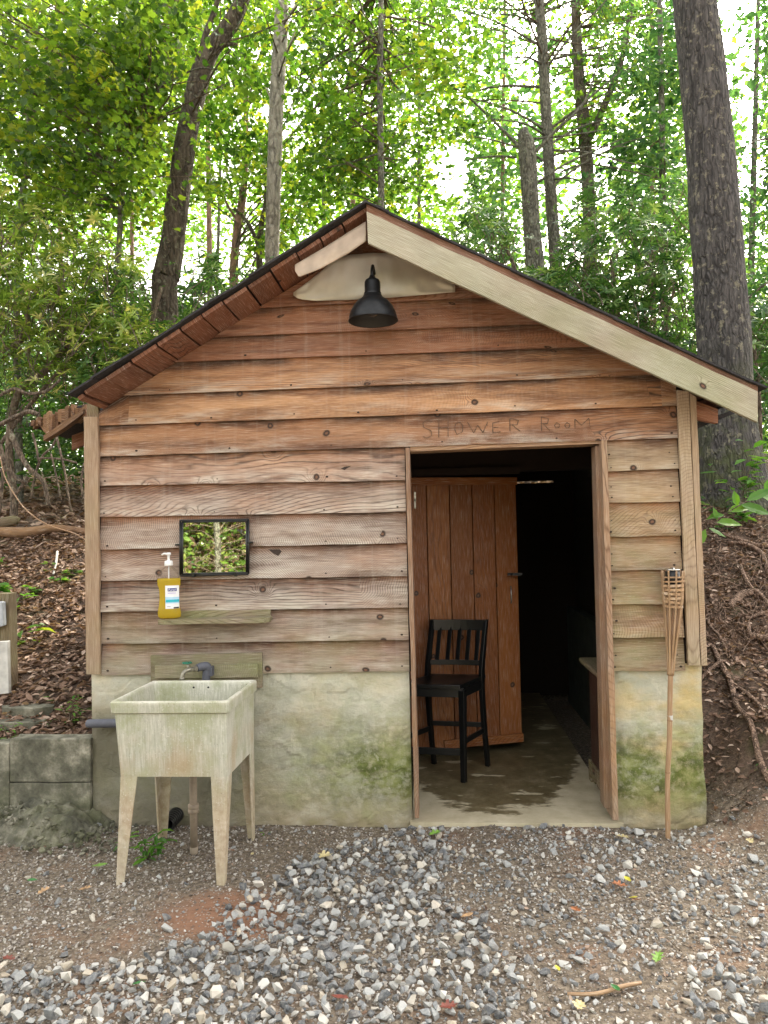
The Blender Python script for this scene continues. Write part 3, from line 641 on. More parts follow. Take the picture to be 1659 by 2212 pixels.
# right rake fascia: pale main board and a darker one showing above it
def lerp2(a,b,t): return (a[0]+(b[0]-a[0])*t,a[1]+(b[1]-a[1])*t)
tl,tr,br,bl=(791,440),(1637,838),(1637,912),(795,525)
m=MB(); q=[at(p[0],p[1],-.350) for p in (bl,br,lerp2(tr,br,.10),lerp2(tl,bl,.20))]; m.slab(q[0],q[1],q[2],q[3],(0,.022,0),30,.004)
o=m.build('fascia_board',M['fascia'],shed,.002); tag(o,'pale weathered barge board along the right rake')
m=MB(); q=[at(p[0],p[1],-.326) for p in (lerp2(tl,bl,.7),lerp2(tr,br,.7),(1637,831),(791,434))]; m.slab(q[0],q[1],q[2],q[3],(0,.018,0),20,.003)
o=m.build('fascia_board',M['deck2'],shed); tag(o,'reddish board behind the pale barge board')
m=MB(); a=at(1503,866,-.02); b=at(1551,884,-.02); c=at(1551,914,-.02); d=at(1503,905,-.02); m.slab(d,c,b,a,(0,.04,0),2,.001); m.build('rafter_tail',M['gable'],shed)
m=MB(); a=at(1497,905,.0); 
m.slab(at(1497,930,.05),at(1588,893,.05),at(1588,884,.05),at(1497,915,.05),(0,2.2,0)); m.build('eave_soffit',M['shingle'],shed)
# galvanised sheet behind the lamp
def sheet(top_,bot_,Y,name,wob,par_=None,n=40,tilt=0):
    m=MB()
    def ev(pts,x):
        for i in range(len(pts)-1):
            if pts[i][0]<=x<=pts[i+1][0]:
                t=(x-pts[i][0])/(pts[i+1][0]-pts[i][0]+1e-9); return pts[i][1]+(pts[i+1][1]-pts[i][1])*t
        return pts[-1][1] if x>pts[-1][0] else pts[0][1]
    x0=max(top_[0][0],bot_[0][0]); x1=min(top_[-1][0],bot_[-1][0]); K=8
    for i in range(n+1):
        x=x0+(x1-x0)*i/n
        for j in range(K+1):
            y=ev(bot_,x)+(ev(top_,x)-ev(bot_,x))*j/K; t=j/K
            d=wob*(noise.noise((x*.016,t*1.3,2))+.6*noise.noise((x*.05,t*2.5,6)))-abs(wob)*1.0+tilt*t
            m.v.append(at(x,y,Y+d))
    for i in range(n):
        for j in range(K):
            a=i*(K+1)+j; m.face((a,a+K+1,a+K+2,a+1),None,None,0,True)
    o=m.build(name,M['galv'],shed); s=o.modifiers.new('s','SOLIDIFY'); s.thickness=.0015; s.offset=1; return o
o=sheet([(634,632),(669,606),(701,580),(719,562),(752,551),(803,546),(861,549),(920,580),(983,613)],[(634,638),(645,646),(679,650),(752,648),(860,642),(983,631)],-.034,'metal_sheet',.016)
tag(o,'wrinkled galvanised sheet behind the lamp')
o=sheet([(637,572),(700,535),(760,497),(791,478)],[(637,585),(646,599),(694,580),(752,548),(791,521)],-.322,'metal_flashing',.010,tilt=.02)
o.data.materials.clear(); o.data.materials.append(M['flash']); tag(o,'bent strip of flashing on the left rake')
# low lean-to roof at the left with its rotten rake plank
lr=bpy.data.objects.new('side_roof',None); COL.objects.link(lr); lr.location=(XL,.3,2); lr.parent=shed; lr.matrix_parent_inverse=Matrix.Translation(-Vector(shed.location))
m=MB(); a=at(62,921,.10); b=at(196,876,.10); m.slab(a,b,b+Vector((0,0,.02)),a+Vector((0,0,.02)),(-.03,.50,-.01),4,.004); o1=m.build('shingles',M['shingle'],None)
m=MB(); a=at(66,916,.085); pts=[(66,915,6),(82,902,12),(100,893,22),(118,893,28),(140,884,30),(160,880,26),(186,876,24)]
for i in range(len(pts)-1):
    p,q=pts[i],pts[i+1]
    for k in range(3):
        t0,t1=k/3,(k+1)/3; xa=p[0]+(q[0]-p[0])*t0; xb=p[0]+(q[0]-p[0])*t1
        ya=p[1]+(q[1]-p[1])*t0+random.uniform(-7,4); yb=ya+random.uniform(-4,3)-2
        ha=p[2]+(q[2]-p[2])*t0+random.uniform(-2,8)+ (22*math.exp(-((xa-104)/12)**2)); hb=p[2]+(q[2]-p[2])*t1+random.uniform(-2,5)+(22*math.exp(-((xb-104)/12)**2))
        yo=.07+random.uniform(-.025,.015); m.slab(at(xa,ya+ha,yo),at(xb,yb+hb,yo),at(xb,yb,yo),at(xa,ya,yo),(0,.035,0),2,.008)
o2=m.build('rotten_plank',M['rot'],None)
m=MB(); m.slab(at(155,972,.5),at(196,955,.5),at(196,925,.5),at(155,941,.5),(0,.03,0)); o3=m.build('rafter',M['gable'],None)
m=MB(); m.beam(at(184,890,.07),at(99,948,.07),(0,0,.03),(0,.05,0),10,.008); o4=m.build('rake_board',M['rot'],None)
for q in (o1,o2,o3,o4): q.parent=lr; q.matrix_parent_inverse=Matrix.Translation(-Vector(lr.location))

# ------------------------------------------------------------------ things fixed to or standing by the wall
# lamp
yl=-.20; rc=at(806,693,yl); k=(yl-CAM.y)/F0
lamp=thing('barn_lamp',(rc.x,-.03,rc.z),'black bell-shaped barn lamp hanging under the gable peak','wall lamp')
m=MB(); Rr=54.5*k
prof=[(.036,.140),(.043,.136),(.052,.120),(.060,.112),(.080,.098),(.100,.074),(.114,.045),(.122,.018),(Rr-.003,.004),(Rr,0)]
m.lathe(rc,prof,40); m.lathe(rc,[(Rr,0),(Rr-.002,-.002),(Rr-.004,.001)],40)
m.build('shade',M['blackmetal'],lamp)
m=MB(); m.lathe(rc,[(Rr-.004,.001),(.117,.018),(.109,.045),(.095,.072),(.076,.094),(.05,.110),(.03,.118),(0,.12)],40); m.build('shade_lining',M['lampin'],lamp)
m=MB(); m.lathe(rc,[(.044,.132),(.044,.142),(.040,.146),(.040,.196),(.034,.208),(.020,.216),(.014,.226),(.012,.232),(0,.233)],28); m.build('socket',M['blackmetal'],lamp)
m=MB(); p,r=spline([rc+Vector((0,0,.228)),rc+Vector((0,.005,.262)),rc+Vector((0,.05,.298)),rc+Vector((0,.12,.292)),rc+Vector((0,.163,.285))],[.010,.0085,.008,.008,.008],6); m.tube(p,r,10); m.build('arm',M['blackmetal'],lamp)
m=MB(); m.lathe(rc+Vector((0,.168,.285)),[(0,.018),(.02,.016),(.036,.008),(.040,0)],24,0,(0,-1,0)); m.build('wall_plate',M['blackmetal'],lamp)
m=MB(); m.lathe(rc+Vector((0,0,.05)),[(0,-.03),(.02,-.024),(.03,0),(.024,.03),(.013,.05)],16); m.build('bulb',plain('dark_bulb',(.05,.05,.05),.2),lamp)
# mirror
ym=-.055; A,B,C_,D=[at(*p,ym) for p in ((389.5,1243.5),(536.7,1240),(536.7,1122),(389.3,1124.5))]
mir=thing('wall_mirror',((A.x+B.x)/2,-.03,A.z),'small rectangular mirror in a black frame reflecting the woods','mirror')
m=MB(); w=.0115
def fr_bar(mb,p,q,r=.0065): mb.tube([p,q],[r,r],10)
def ins(P,dx,dz): return P+Vector((dx,0,dz))
m2=MB()
for p,q in ((A,B),(B,C_),(C_,D),(D,A)):
    c=(A+B+C_+D)/4; p1=p.lerp(c,.035); q1=q.lerp(c,.035); fr_bar(m2,p,q,.0055); fr_bar(m2,p.lerp(c,.055),q.lerp(c,.055),.0048)
m2.build('frame',M['black'],mir)
m=MB(); g=[P.lerp((A+B+C_+D)/4,.05)+Vector((0,.002,0)) for P in (A,B,C_,D)]; m.slab(g[0],g[1],g[2],g[3],(0,.006,0)); m.build('glass',M['mirror'],mir)
for (px,py,hor) in ((384,1177,1),(540,1172,1),(418,1243,0),(509,1241,0)):
    m=MB(); p=at(px,py,ym)
    if hor: m.box(p.x-.012,ym-.006,p.z-.005,p.x+.012,-.024,p.z+.005); m.lathe((p.x-.008*(1 if px<450 else -1),ym-.007,p.z),[(0,.004),(.005,.002),(.005,0)],8,0,(0,-1,0))
    else: m.box(p.x-.006,ym-.012,p.z-.009,p.x+.006,ym-.007,p.z+.012); m.box(p.x-.006,ym-.006,p.z-.009,p.x+.006,-.024,p.z-.004)
    m.build('clip',M['black'],mir)
# shelf
ys=-.155; a=at(341,1339.5,ys); b=at(573,1336,ys); c=at(584,1334,-.034); zt=(a.z+b.z)/2
shelf=thing('wall_shelf',((a.x+b.x)/2,-.03,zt),'mossy wooden shelf board on the wall under the mirror','shelf')
a.z=b.z=0
m=MB(); x0,x1=a.x,b.x+.005; th=.026
m.slab((x0,ys,zt-th),(x1-.012,ys,zt-th+.003),(x1-.012,ys,zt+.003),(x0,ys,zt),(0,.10,0),26,.003)
m.slab((x1-.011,ys,zt-th+.003),(x1+.012,ys+.02,zt-th+.008),(x1+.012,ys+.02,zt+.003),(x1-.011,ys,zt+.003),(0,.075,0),2,.001)
m.build('board',M['algwood'],shelf,.002)
a=at(400,1334,-.05); m=MB(); p=at(395,1320,-.052); q=at(584,1317,-.052); m.slab((x0+.05,-.052,zt-.03),(q.x,-.052,zt-.03),(q.x,-.052,q.z),(x0+.05,-.052,p.z),(0,.018,0),20,.002); m.build('cleat',M['algwood'],shelf,.002)
# soap bottle
yb=-.108; bc=at(366,1338,yb); bc.z=zt+.004; kb_=(yb-CAM.y)/F0
bot=thing('soap_bottle',(bc.x,bc.y,bc.z),'clear pump bottle of amber soap with a white and blue label','bottle')
def bottle_shell(s,z0=0,z1=1e9):
    prof=[(.0,.0),(.052,.0),(.061,.006),(.0625,.03),(.060,.045),(.056,.062),(.052,.10),(.052,.14),(.056,.160),(.062,.175),(.0625,.20),(.058,.225),(.046,.248),(.030,.262),(.019,.270),(.018,.276)]
    out=[]
    for r,z in prof:
        if z<=z1: out.append((max(0,r-s),z+ (s if z<.01 else 0)))
    return out
m=MB(); m.lathe(bc,bottle_shell(0),36,0,None,True,1.0,.66); m.build('body',M['clear'],bot)
m=MB(); pr=bottle_shell(.0022,0,.205); pr.append((.0575,.2065)); pr.append((0,.2065)); m.lathe(bc,pr,36,0,None,True,1.0,.66); m.build('liquid',M['liquid'],bot)
m=MB(); cz=bc+Vector((0,0,.274)); m.lathe(cz,[(.021,0),(.022,.002),(.021,.022),(.016,.026),(.008,.027),(.0065,.03),(.0065,.052),(.012,.056),(.013,.064),(.009,.068),(0,.069)],20); 
m.tube([cz+Vector((0,0,.060)),cz+Vector((-.022,-.006,.063)),cz+Vector((-.034,-.008,.056))],[.006,.005,.004],8); m.build('pump',M['white'],bot)
m=MB(); m.tube([cz,bc+Vector((0,0,.02))],.003,6); m.build('dip_tube',M['white'],bot)
def lab(z0,z1,x0,x1,mat,name,off,parent):
    m=MB(); n=8
    for i in range(n+1):
        x=x0+(x1-x0)*i/n; r=.0535; y=-.66*math.sqrt(max(0,.0615**2-x*x))-off
        m.v+=[bc+Vector((x,y,z0)),bc+Vector((x,y,z1))]
    for i in range(n): a=2*i; m.face((a,a+2,a+3,a+1),None,None,0,True)
    return m.build(name,mat,parent)
lb=lab(.052,.172,-.005,.0585,M['labelwhite'],'label',.0012,bot)
lab(.080,.112,-.005,.0585,M['labelblue'],'label_tint',.0016,lb); lab(.086,.099,-.002,.0585,M['teal'],'label_band',.0020,lb); lab(.053,.060,.036,.0575,M['black'],'label_tab',.0020,lb)
lab(.131,.134,.008,.046,M['labelink2'],'label_line',.0020,lb); lab(.062,.064,.004,.022,M['ink'],'label_line',.0020,lb)
lab(.142,.158,.008,.050,M['ink'],'logo_panel',.0020,lb)
def text_mesh(s,size,loc,mat,name,parent,ext=.0003,shear=0.0,rot=(R(90),0,0)):
    cu=bpy.data.curves.new(name,'FONT'); cu.body=s; cu.size=size; cu.extrude=ext; cu.align_x='CENTER'; cu.shear=shear
    tmp=bpy.data.objects.new('tmp',cu); COL.objects.link(tmp); tmp.rotation_euler=rot; tmp.location=loc
    bpy.context.view_layer.update(); dg=bpy.context.evaluated_depsgraph_get(); me=bpy.data.meshes.new_from_object(tmp.evaluated_get(dg)); mwm=tmp.matrix_world.copy()
    me.transform(mwm); me.materials.clear(); me.materials.append(mat); bpy.data.objects.remove(tmp); o=bpy.data.objects.new(name,me); COL.objects.link(o)
    if parent: 
        o.parent=parent; 
        o.matrix_parent_inverse=Matrix.Translation(-Vector(parent.matrix_world.translation)) if parent.type=='EMPTY' else Matrix.Identity(4)
    return o
lo=text_mesh('Purell',.0165,bc+Vector((.029,-.66*.0545-.0032-.002,.1445)),M['labelwhite'],'logo',None,.0008,.25,(R(90),0,R(12))); lo.parent=lb
# sink
zg=.0; FL=on_z(254,1908,zg); FR=on_z(480,1911,zg); RR=on_z(523,1816,zg); RL=on_z(335,1803,zg)
Yf=(FL.y+FR.y)/2; Yr=(RR.y+RL.y)/2
tFL=at(235,1516.6,Yf); tFR=at(492.5,1515,Yf); zrim=(tFL.z+tFR.z)/2
def onz(px,py): return on_z(px,py,zrim)
c4=[onz(235,1516.6),onz(492.5,1515),onz(556,1467.6),onz(330,1470.6)]
Yf2=(c4[0].y+c4[1].y)/2; 
print('SINK',Yf,Yr,zrim,[tuple(round(q,3) for q in p) for p in c4],'feet',[tuple(round(q,3) for q in p) for p in (FL,FR,RR,RL)])
sink=thing('utility_sink',((c4[0].x+c4[2].x)/2,(Yf+Yr)/2,0),'old stained concrete laundry sink on four tapered legs by the wall','sink')
# square up
xl=(c4[0].x+c4[3].x)/2; xr=(c4[1].x+c4[2].x)/2; yf=(c4[0].y+c4[1].y)/2; yr=min((c4[2].y+c4[3].y)/2,-.085)
body_b=at(251.5,1681.6,yf).z
def ring(ix,z,rad=.012,dx=0): # rounded rectangle ring
    out=[]; X0,X1,Y0,Y1=xl+ix,xr-ix,yf+ix,yr-ix
    for cx,cy,a0 in ((X1-rad,Y1-rad,0),(X0+rad,Y1-rad,90),(X0+rad,Y0+rad,180),(X1-rad,Y0+rad,270)):
        for k in range(5): a=R(a0+k*22.5); yy=cy+rad*math.sin(a); out.append(Vector((cx+rad*math.cos(a)+.034*(yy-(yf+yr)/2)+(zrim-z)*.032,yy,z)))
    return out
m=MB(); rings=[ring(.024,body_b,.008),ring(.020,body_b+.12,.008),ring(.014,zrim-.058,.008),ring(.002,zrim-.050,.012),ring(.0,zrim-.006,.012),ring(.003,zrim,.012),ring(.016,zrim,.02),ring(.02,zrim-.008,.025),ring(.028,zrim-.10,.03),ring(.040,zrim-.105,.03),ring(.055,body_b+.04,.045),ring(.09,body_b+.018,.05)]
for rg in rings: m.v+=rg
K=20
for i in range(len(rings)-1):
    for k in range(K): a=i*K+k; b=i*K+(k+1)%K; m.face((a,b,b+K,a+K),None,None,0,False)
m.face([k for k in range(K)][::-1]); m.face([(len(rings)-1)*K+k for k in range(K)])
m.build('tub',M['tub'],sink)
m=MB()
for px in (411,448): 
    p=at(px,1480+(0),yr-.022); m.lathe((xl+(xr-xl)*(.42 if px==411 else .56),yr-.0215,zrim-.032),[(0,.002),(.005,.002),(.005,0)],10,0,(0,-1,0)); m.build('overflow_hole',M['black'],sink); m=MB()
for (foot,sx,sy) in ((FL,-1,-1),(FR,1,-1),(RR,1,1),(RL,-1,1)):
    cx=((xl+.025) if sx<0 else (xr-.025))+(zrim-body_b)*.032+.034*sy*.22; cy=(yf+.025) if sy<0 else (yr-.025)
    zt_=body_b+.0; wt,wb=.076,.034; t_=.009; z0=h(cx,cy)-.015
    ox,oy=(-.010*sx*-1,-.010*sy*-1)
    bx,by=cx-.012,(-.690 if sy<0 else -.195)
    m=MB()
    # angle-section leg: one flange in the front plane and one in the side plane, tapering
    y_=cy; m.slab((bx,by,z0),(cx,y_,zt_),(cx-sx*wt,y_,zt_),(bx-sx*wb,by,z0),(0,-sy*t_,0),8,.0015)
    m.slab((bx-sx*.0,by-sy*t_,z0),(cx-sx*.0,y_-sy*t_,zt_),(cx-sx*.0,y_-sy*wt,zt_),(bx-sx*.0,by-sy*wb,z0),(-sx*t_,0,0),8,.0015)
    m.build('leg',M['leg'],sink,.002)
m=MB(); dc=Vector((at(418,1750,(yf+yr)/2+.08).x,(yf+yr)/2+.08,0)); m.tube([dc+Vector((0,0,body_b+.01)),dc+Vector((0,0,.02))],[.018,.018],14); m.lathe(dc+Vector((0,0,.19)),[(.018,0),(.026,.002),(.026,.018),(.021,.02),(.026,.024),(.026,.042),(.018,.044)],16); m.tube([dc+Vector((0,0,.03)),dc+Vector((0,0,-.03))],[.0195,.0195],14); m.build('drain_pipe',M['pvc'],sink)
# backsplash planks
bp=thing('backsplash_board',((xl+xr)/2,-.04,.8),'two mossy planks screwed to the siding behind the tap','board')
m=MB(); q=[at(p[0],p[1],-.050) for p in ((325,1490),(566,1486),(566,1410),(325,1416))]; m.slab(q[0],q[1],q[2],q[3],(0,.018,0),14,.002); o=m.build('plank',M['algwood'],bp,.002)
m=MB(); q=[at(p[0],p[1],-.070) for p in ((334,1466),(556.5,1464),(556.5,1435),(334,1438))]; m.slab(q[0],q[1],q[2],q[3],(0,.0185,0),14,.002); o=m.build('plank',M['algwood2'],bp,.002)
# faucet
fp=at(444,1440,-.115); 
fa=thing('garden_tap',(fp.x,-.07,fp.z),'brass garden tap with a green handle above the sink','tap')
m=MB(); e=at(447,1441,-.10); m.tube(*spline([(e.x-.006,-.10,zrim-.02),(e.x-.002,-.10,e.z-.03),(e.x-.002,-.10,e.z-.006)],[.021,.021,.021],5),14); 
p,r=spline([(e.x+.006,-.10,e.z-.012),(e.x,-.105,e.z+.006),(e.x-.025,-.125,e.z+.006),(e.x-.040,-.14,e.z+.002)],[.020,.022,.021,.019],5); m.tube(p,r,14); m.build('pipe',M['foam'],fa)
m=MB(); m.box(e.x+.006,-.112,e.z-.045,e.x+.030,-.073,e.z+.003); m.build('bracket',M['foam'],fa)
v=Vector((e.x-.040,-.14,e.z+.002)); m=MB(); m.tube([v,v+Vector((-.012,-.010,-.001)),v+Vector((-.014,-.011,-.001)),v+Vector((-.030,-.02,-.003))],[.016,.016,.012,.012],6,sm=False); 
p,r=spline([v+Vector((-.026,-.02,-.002)),v+Vector((-.045,-.035,-.006)),v+Vector((-.058,-.045,-.02)),v+Vector((-.062,-.048,-.042))],[.012,.011,.010,.010],5); m.tube(p,r,12); m.lathe(v+Vector((-.062,-.048,-.048)),[(.013,-.004),(.0135,.008),(.010,.012)],12,close=True)
m.tube([v+Vector((-.034,-.024,.0)),v+Vector((-.040,-.026,.028))],[.009,.006],10); m.build('valve',M['brass'],fa)
m=MB(); hc=v+Vector((-.042,-.026,.032)); m.lathe(hc,[(0,-.004),(.010,-.004),(.011,0),(.010,.004),(0,.004)],12)
for k in range(6):
    a=k*math.pi/3; m.tube([hc,hc+Vector((math.cos(a)*.024,math.sin(a)*.024,.001))],[.004,.0045],6)
m.lathe(hc,[(.021,-.003),(.027,0),(.021,.003),(.019,0),(.021,-.003)],18); m.build('handle',M['green'],fa)
# foam-covered pipe at the left, black drain under the sink
a=at(188,1563,-.06); b=at(330,1562,-.06)
m=MB(); m.tube([(a.x-.004,-.06,a.z),(a.x,-.06,a.z),(a.x+.015,-.06,a.z),(b.x,-.06,a.z+.004),(b.x+.1,-.06,a.z+.03)],[.012,.019,.023,.023,.023],16); o=m.build('insulated_pipe',M['foam']); tag(o,'grey foam-covered pipe poking past the left corner behind the sink','pipe')
a=on_z(369,1775,.04); m=MB()
for i in range(9): m.lathe((a.x,a.y-.06+.022*i,.045),[(.036,0),(.040,.006),(.040,.012),(.036,.018),(.036,.022)],18,0,(0,1,0))
m.lathe((a.x,a.y-.06,.045),[(.036,0),(.032,0),(.032,.2),(0,.2)],18,0,(0,1,0)); o=m.build('drain_hose',M['black']); tag(o,'short black corrugated drain hose on the dirt beneath the sink','hose')
# torch
tb=on_z(1441,1780,.0); tb.y=-.15; tb=Vector((at(1441.5,1776,-.15).x,-.15,h(at(1441.5,1776,-.15).x,-.15)-.04)); 
t1=at(1448.5,1454,-.105); t2=at(1453.5,1311,-.10); t3=at(1453,1232,-.098); kt=3.8/F0
tor=thing('bamboo_torch',tuple(tb),'split bamboo garden torch leaning on the wall right of the doorway','torch')
m=MB(); kp=at(1442.5,1668,-.128); p,r=spline([tb,at(1442,1720,-.14),kp,at(1446,1600,-.12),at(1447.5,1500,-.11),t1],[.0125,.012,.012,.0125,.0125,.0125],6); m.tube(p,r,12)
for q in (kp,at(1447,1556,-.115),): m.lathe(q,[(.013,-.004),(.0145,0),(.013,.004)],12)
m.build('pole',M['bamboo'],tor)
m=MB(); q=at(1447.5,1550,-.114); m.lathe(q,[(.0135,-.012),(.0138,0),(.0135,.012)],12); m.build('tape',M['pale'],tor)
axis=(t3-t2).normalized(); sx_=axis.cross(Vector((0,1,0))).normalized(); sy_=axis.cross(sx_)
m=MB(); NS=9; rb,rt=18*kt,22.5*kt
for i in range(NS):
    a=2*math.pi*i/NS+.2; dv=sx_*math.cos(a)+sy_*math.sin(a)
    p,r=spline([t1+dv*.011-axis*.01,t1.lerp(t2,.35)+dv*.020,t2+dv*rb,t2.lerp(t3,.5)+dv*(rb+rt)/2,t3+dv*rt],[.0062,.0052,.005,.0045,.004],5)
    m.tube(p,r,6)
m.build('split_cane',M['bamboo'],tor)
m=MB(); NB=8
for j in range(NB):
    t=(.02+.80*j/(NB-1)); c=t2.lerp(t3,t); rr=rb+(rt-rb)*t; gap=(j>=6)
    n=36; off=random.uniform(-.003,.003); hh=.0062 if not gap else .004
    b0=len(m.v)
    for i in range(n+1):
        a=2*math.pi*i/n; ph=math.cos(a*NS/2*2/2+ (j%2)*math.pi); r_=rr+.0035*math.cos(NS*a/1+ (j%2)*math.pi)
        dv=sx_*math.cos(a)+sy_*math.sin(a); w_=off*math.cos(a)*1.5
        m.v+=[c+dv*r_+axis*(-hh+w_),c+dv*r_+axis*(hh+w_),c+dv*(r_+.0018)+axis*(hh+w_),c+dv*(r_+.0018)+axis*(-hh+w_)]
    for i in range(n):
        a=b0+4*i
        for k in range(4): k2=(k+1)%4; m.face((a+k,a+4+k,a+4+k2,a+k2),[(i*.01+j,k*.01)]*4)
m.build('woven_basket',M['bamboo'],tor)
m=MB(); m.lathe(t3-axis*.075,[(0,0),(.036,0),(.037,.07),(.0,.071)],24,0,axis); m.build('oil_can',M['black'],tor)
m=MB(); m.lathe(t3-axis*.004,[(.0,.0),(.025,.001),(.036,.003),(.0385,.008),(.036,.012),(.032,.010),(.026,.006),(.012,.006),(.011,.018),(0,.019)],28,0,axis); m.build('can_rim',M['tinrim'],tor)
# chair
z0=.022; A=on_z(1002,1690,z0); B=on_z(1054,1655,z0); C3=on_z(938,1650,z0); bw=(C3-B); D3=A+bw*1.12
fwd=((A+D3)/2-(B+C3)/2); fwd.z=0; fwd.normalize(); rgt=Vector((-fwd.y,fwd.x,0)); 
seat_z=at(1002,1481,A.y).z; top_z=at(1056,1337,B.y+.05).z
ch=thing('bar_chair',tuple((A+B+C3+D3)/4),'black wooden counter-height chair with slatted back inside the doorway','chair')
def leg(p,q,w0,w1,name='leg'):
    m=MB(); P,r=[p,p.lerp(q,.5),q],None; bq=len(m.v)
    for pt,w in ((p,w0),(p.lerp(q,.5),(w0+w1)/2),(q,w1)):
        for sx,sy in ((-1,-1),(1,-1),(1,1),(-1,1)): m.v.append(pt+rgt*sx*w/2+fwd*sy*w/2)
    for i in range(2):
        for k in range(4): a=bq+4*i+k; b=bq+4*i+(k+1)%4; m.face((a,b,b+4,a+4))
    m.face((bq+3,bq+2,bq+1,bq)); m.face((bq+8,bq+9,bq+10,bq+11)); return m.build(name,M['black'],ch,.003)
up=Vector((0,0,1))
sA=A+up*(seat_z-z0-.03)-fwd*.01; sD=D3+up*(seat_z-z0-.03)-fwd*.01; leg(A,sA,.030,.040); leg(D3,sD,.030,.040)
sB=B+fwd*.055+up*(seat_z-z0); sC=C3+fwd*.055+up*(seat_z-z0)
def stile(p,s,sgn):
    tp=s-fwd*.075+up*(top_z-seat_z); m=MB(); pts=[p,p.lerp(s,.5)+fwd*.012,s,s.lerp(tp,.5)+fwd*.006,tp]; ws=[.028,.036,.042,.036,.028]
    pts,ws=spline(pts,ws,4); bq=0
    for i,(pt,w) in enumerate(zip(pts,ws)):
        for sx,sy in ((-1,-1),(1,-1),(1,1),(-1,1)): m.v.append(pt+rgt*sx*.013+fwd*sy*w/2)
    for i in range(len(pts)-1):
        for k in range(4): a=4*i+k; b=4*i+(k+1)%4; m.face((a,b,b+4,a+4))
    m.face((3,2,1,0)); n=4*(len(pts)-1); m.face((n,n+1,n+2,n+3)); m.build('leg',M['black'],ch,.003); return tp,pts
tB,pB=stile(B,sB,1); tC,pC=stile(C3,sC,-1)
def railbar(p,q,hh,tt,bow=0.0,name='rail',n=8):
    m=MB(); prev=None; d=(q-p).normalized(); nn=d.cross(up).normalized()
    for i in range(n+1):
        t=i/n; c=p.lerp(q,t)-fwd*bow*math.sin(math.pi*t)
        for su,sn in ((-1,-1),(1,-1),(1,1),(-1,1)): m.v.append(c+up*su*hh/2+nn*sn*tt/2)
    for i in range(n):
        for k in range(4): a=4*i+k; b=4*i+(k+1)%4; m.face((a,b,b+4,a+4))
    m.face((3,2,1,0)); m.face((4*n,4*n+1,4*n+2,4*n+3)); return m.build(name,M['black'],ch,.002)
def onst(s,t,tt): # point at height fraction between seat and top
    return s.lerp(t,tt)
railbar(onst(sB,tB,.90),onst(sC,tC,.90),.068,.02,.022,'top_rail'); railbar(onst(sB,tB,.24),onst(sC,tC,.24),.032,.018,.018,'back_rail')
for i in range(5):
    t=(i+.75)/5.5; bw_=.020*math.sin(math.pi*t); p=onst(sB,tB,.25).lerp(onst(sC,tC,.25),t)-fwd*bw_; q=onst(sB,tB,.86).lerp(onst(sC,tC,.86),t)-fwd*(bw_+.002)
    m=MB(); m.slab(p-rgt*.014+fwd*.005,q-rgt*.014+fwd*.005,q+rgt*.014+fwd*.005,p+rgt*.014+fwd*.005,-fwd*.010,3); m.build('slat',M['black'],ch,.002)
# seat: dished board
m=MB(); n=10; c0,c1,c2,c3=[Vector((q.x,q.y,seat_z)) for q in (A+fwd*.02-rgt*.0,D3+fwd*.02,C3+fwd*.0,B+fwd*.0)]
for s_ in (0,1):
    for i in range(n+1):
        for j in range(n+1):
            u_,v_=i/n,j/n; p=c0.lerp(c1,u_).lerp(c3.lerp(c2,u_),v_); cx=(u_-.5)*1.08+.5
            dz=-.012*math.sin(math.pi*u_)*math.sin(math.pi*min(1,v_*1.1)); p=Vector((p.x,p.y,seat_z+.006+(dz if s_==0 else -.024))); m.v.append(p)
NN=(n+1)**2
for i in range(n):
    for j in range(n):
        a=i*(n+1)+j; m.face((a,a+1,a+n+2,a+n+1),None,None,0,True); m.face((NN+a,NN+a+n+1,NN+a+n+2,NN+a+1))
ed=[i*(n+1) for i in range(n+1)]+[n*(n+1)+j for j in range(1,n+1)]+[i*(n+1)+n for i in range(n-1,-1,-1)]+[j for j in range(n-1,0,-1)]
for i in range(len(ed)): a,b=ed[i],ed[(i+1)%len(ed)]; m.face((a,b,NN+b,NN+a))
m.build('seat',M['black'],ch,.003)
for p,q in ((sA,sD),(sB-up*.03,sA),(sC-up*.03,sD),(sB-up*.03,sC-up*.03)): railbar(Vector((p.x,p.y,seat_z-.045)),Vector((q.x,q.y,seat_z-.045)),.055,.018,0,'apron',1)
def lv(p,s,z): t=(z-p.z)/(s.z-p.z); return p.lerp(s,t)
railbar(lv(A,sA,.20),lv(D3,sD,.20),.040,.018,0,'stretcher',1); railbar(lv(A,sA,.26),lv(B,sB,.26),.030,.016,0,'stretcher',1); railbar(lv(D3,sD,.26),lv(C3,sC,.26),.030,.016,0,'stretcher',1); railbar(lv(B,sB,.29),lv(C3,sC,.29),.030,.016,0,'stretcher',1)
# cabinet
cx0=at(1292,1600,.42).x; cb=thing('small_cabinet',(cx0+.2,.45,.022),'dark red-brown cabinet half hidden behind the right door jamb','cabinet')
ct=at(1285,1440,.35).z; y0,y1=.20,.62
m=MB(); m.box(cx0,y0,.13,cx0+.38,y1,ct-.05,0,'z',1); m.build('body',M['darkwood'],cb,.003)
m=MB(); m.box(cx0-.05,y0-.05,ct-.028,cx0+.42,y1+.04,ct,0,'y',8,.001); m.build('top',M['post'],cb,.008)
m=MB(); m.box(cx0-.02,y0-.02,ct-.055,cx0+.39,y1+.02,ct-.030,0,'y'); m.build('moulding',M['darkwood'],cb,.004)
m=MB()
for k in range(8):
    ya=y0-.015+k*(y1-y0+.03)/8; yb_=ya+(y1-y0+.03)/8; lo=.024 if k in (0,7) else (.05+.02*math.sin(k*1.9)**2); m.box(cx0-.016,ya,lo,cx0+.0,yb_-.0005,.145)
m.box(cx0,y0-.015,.024,cx0+.38,y0,.145); m.build('plinth',M['post'],cb,.003)
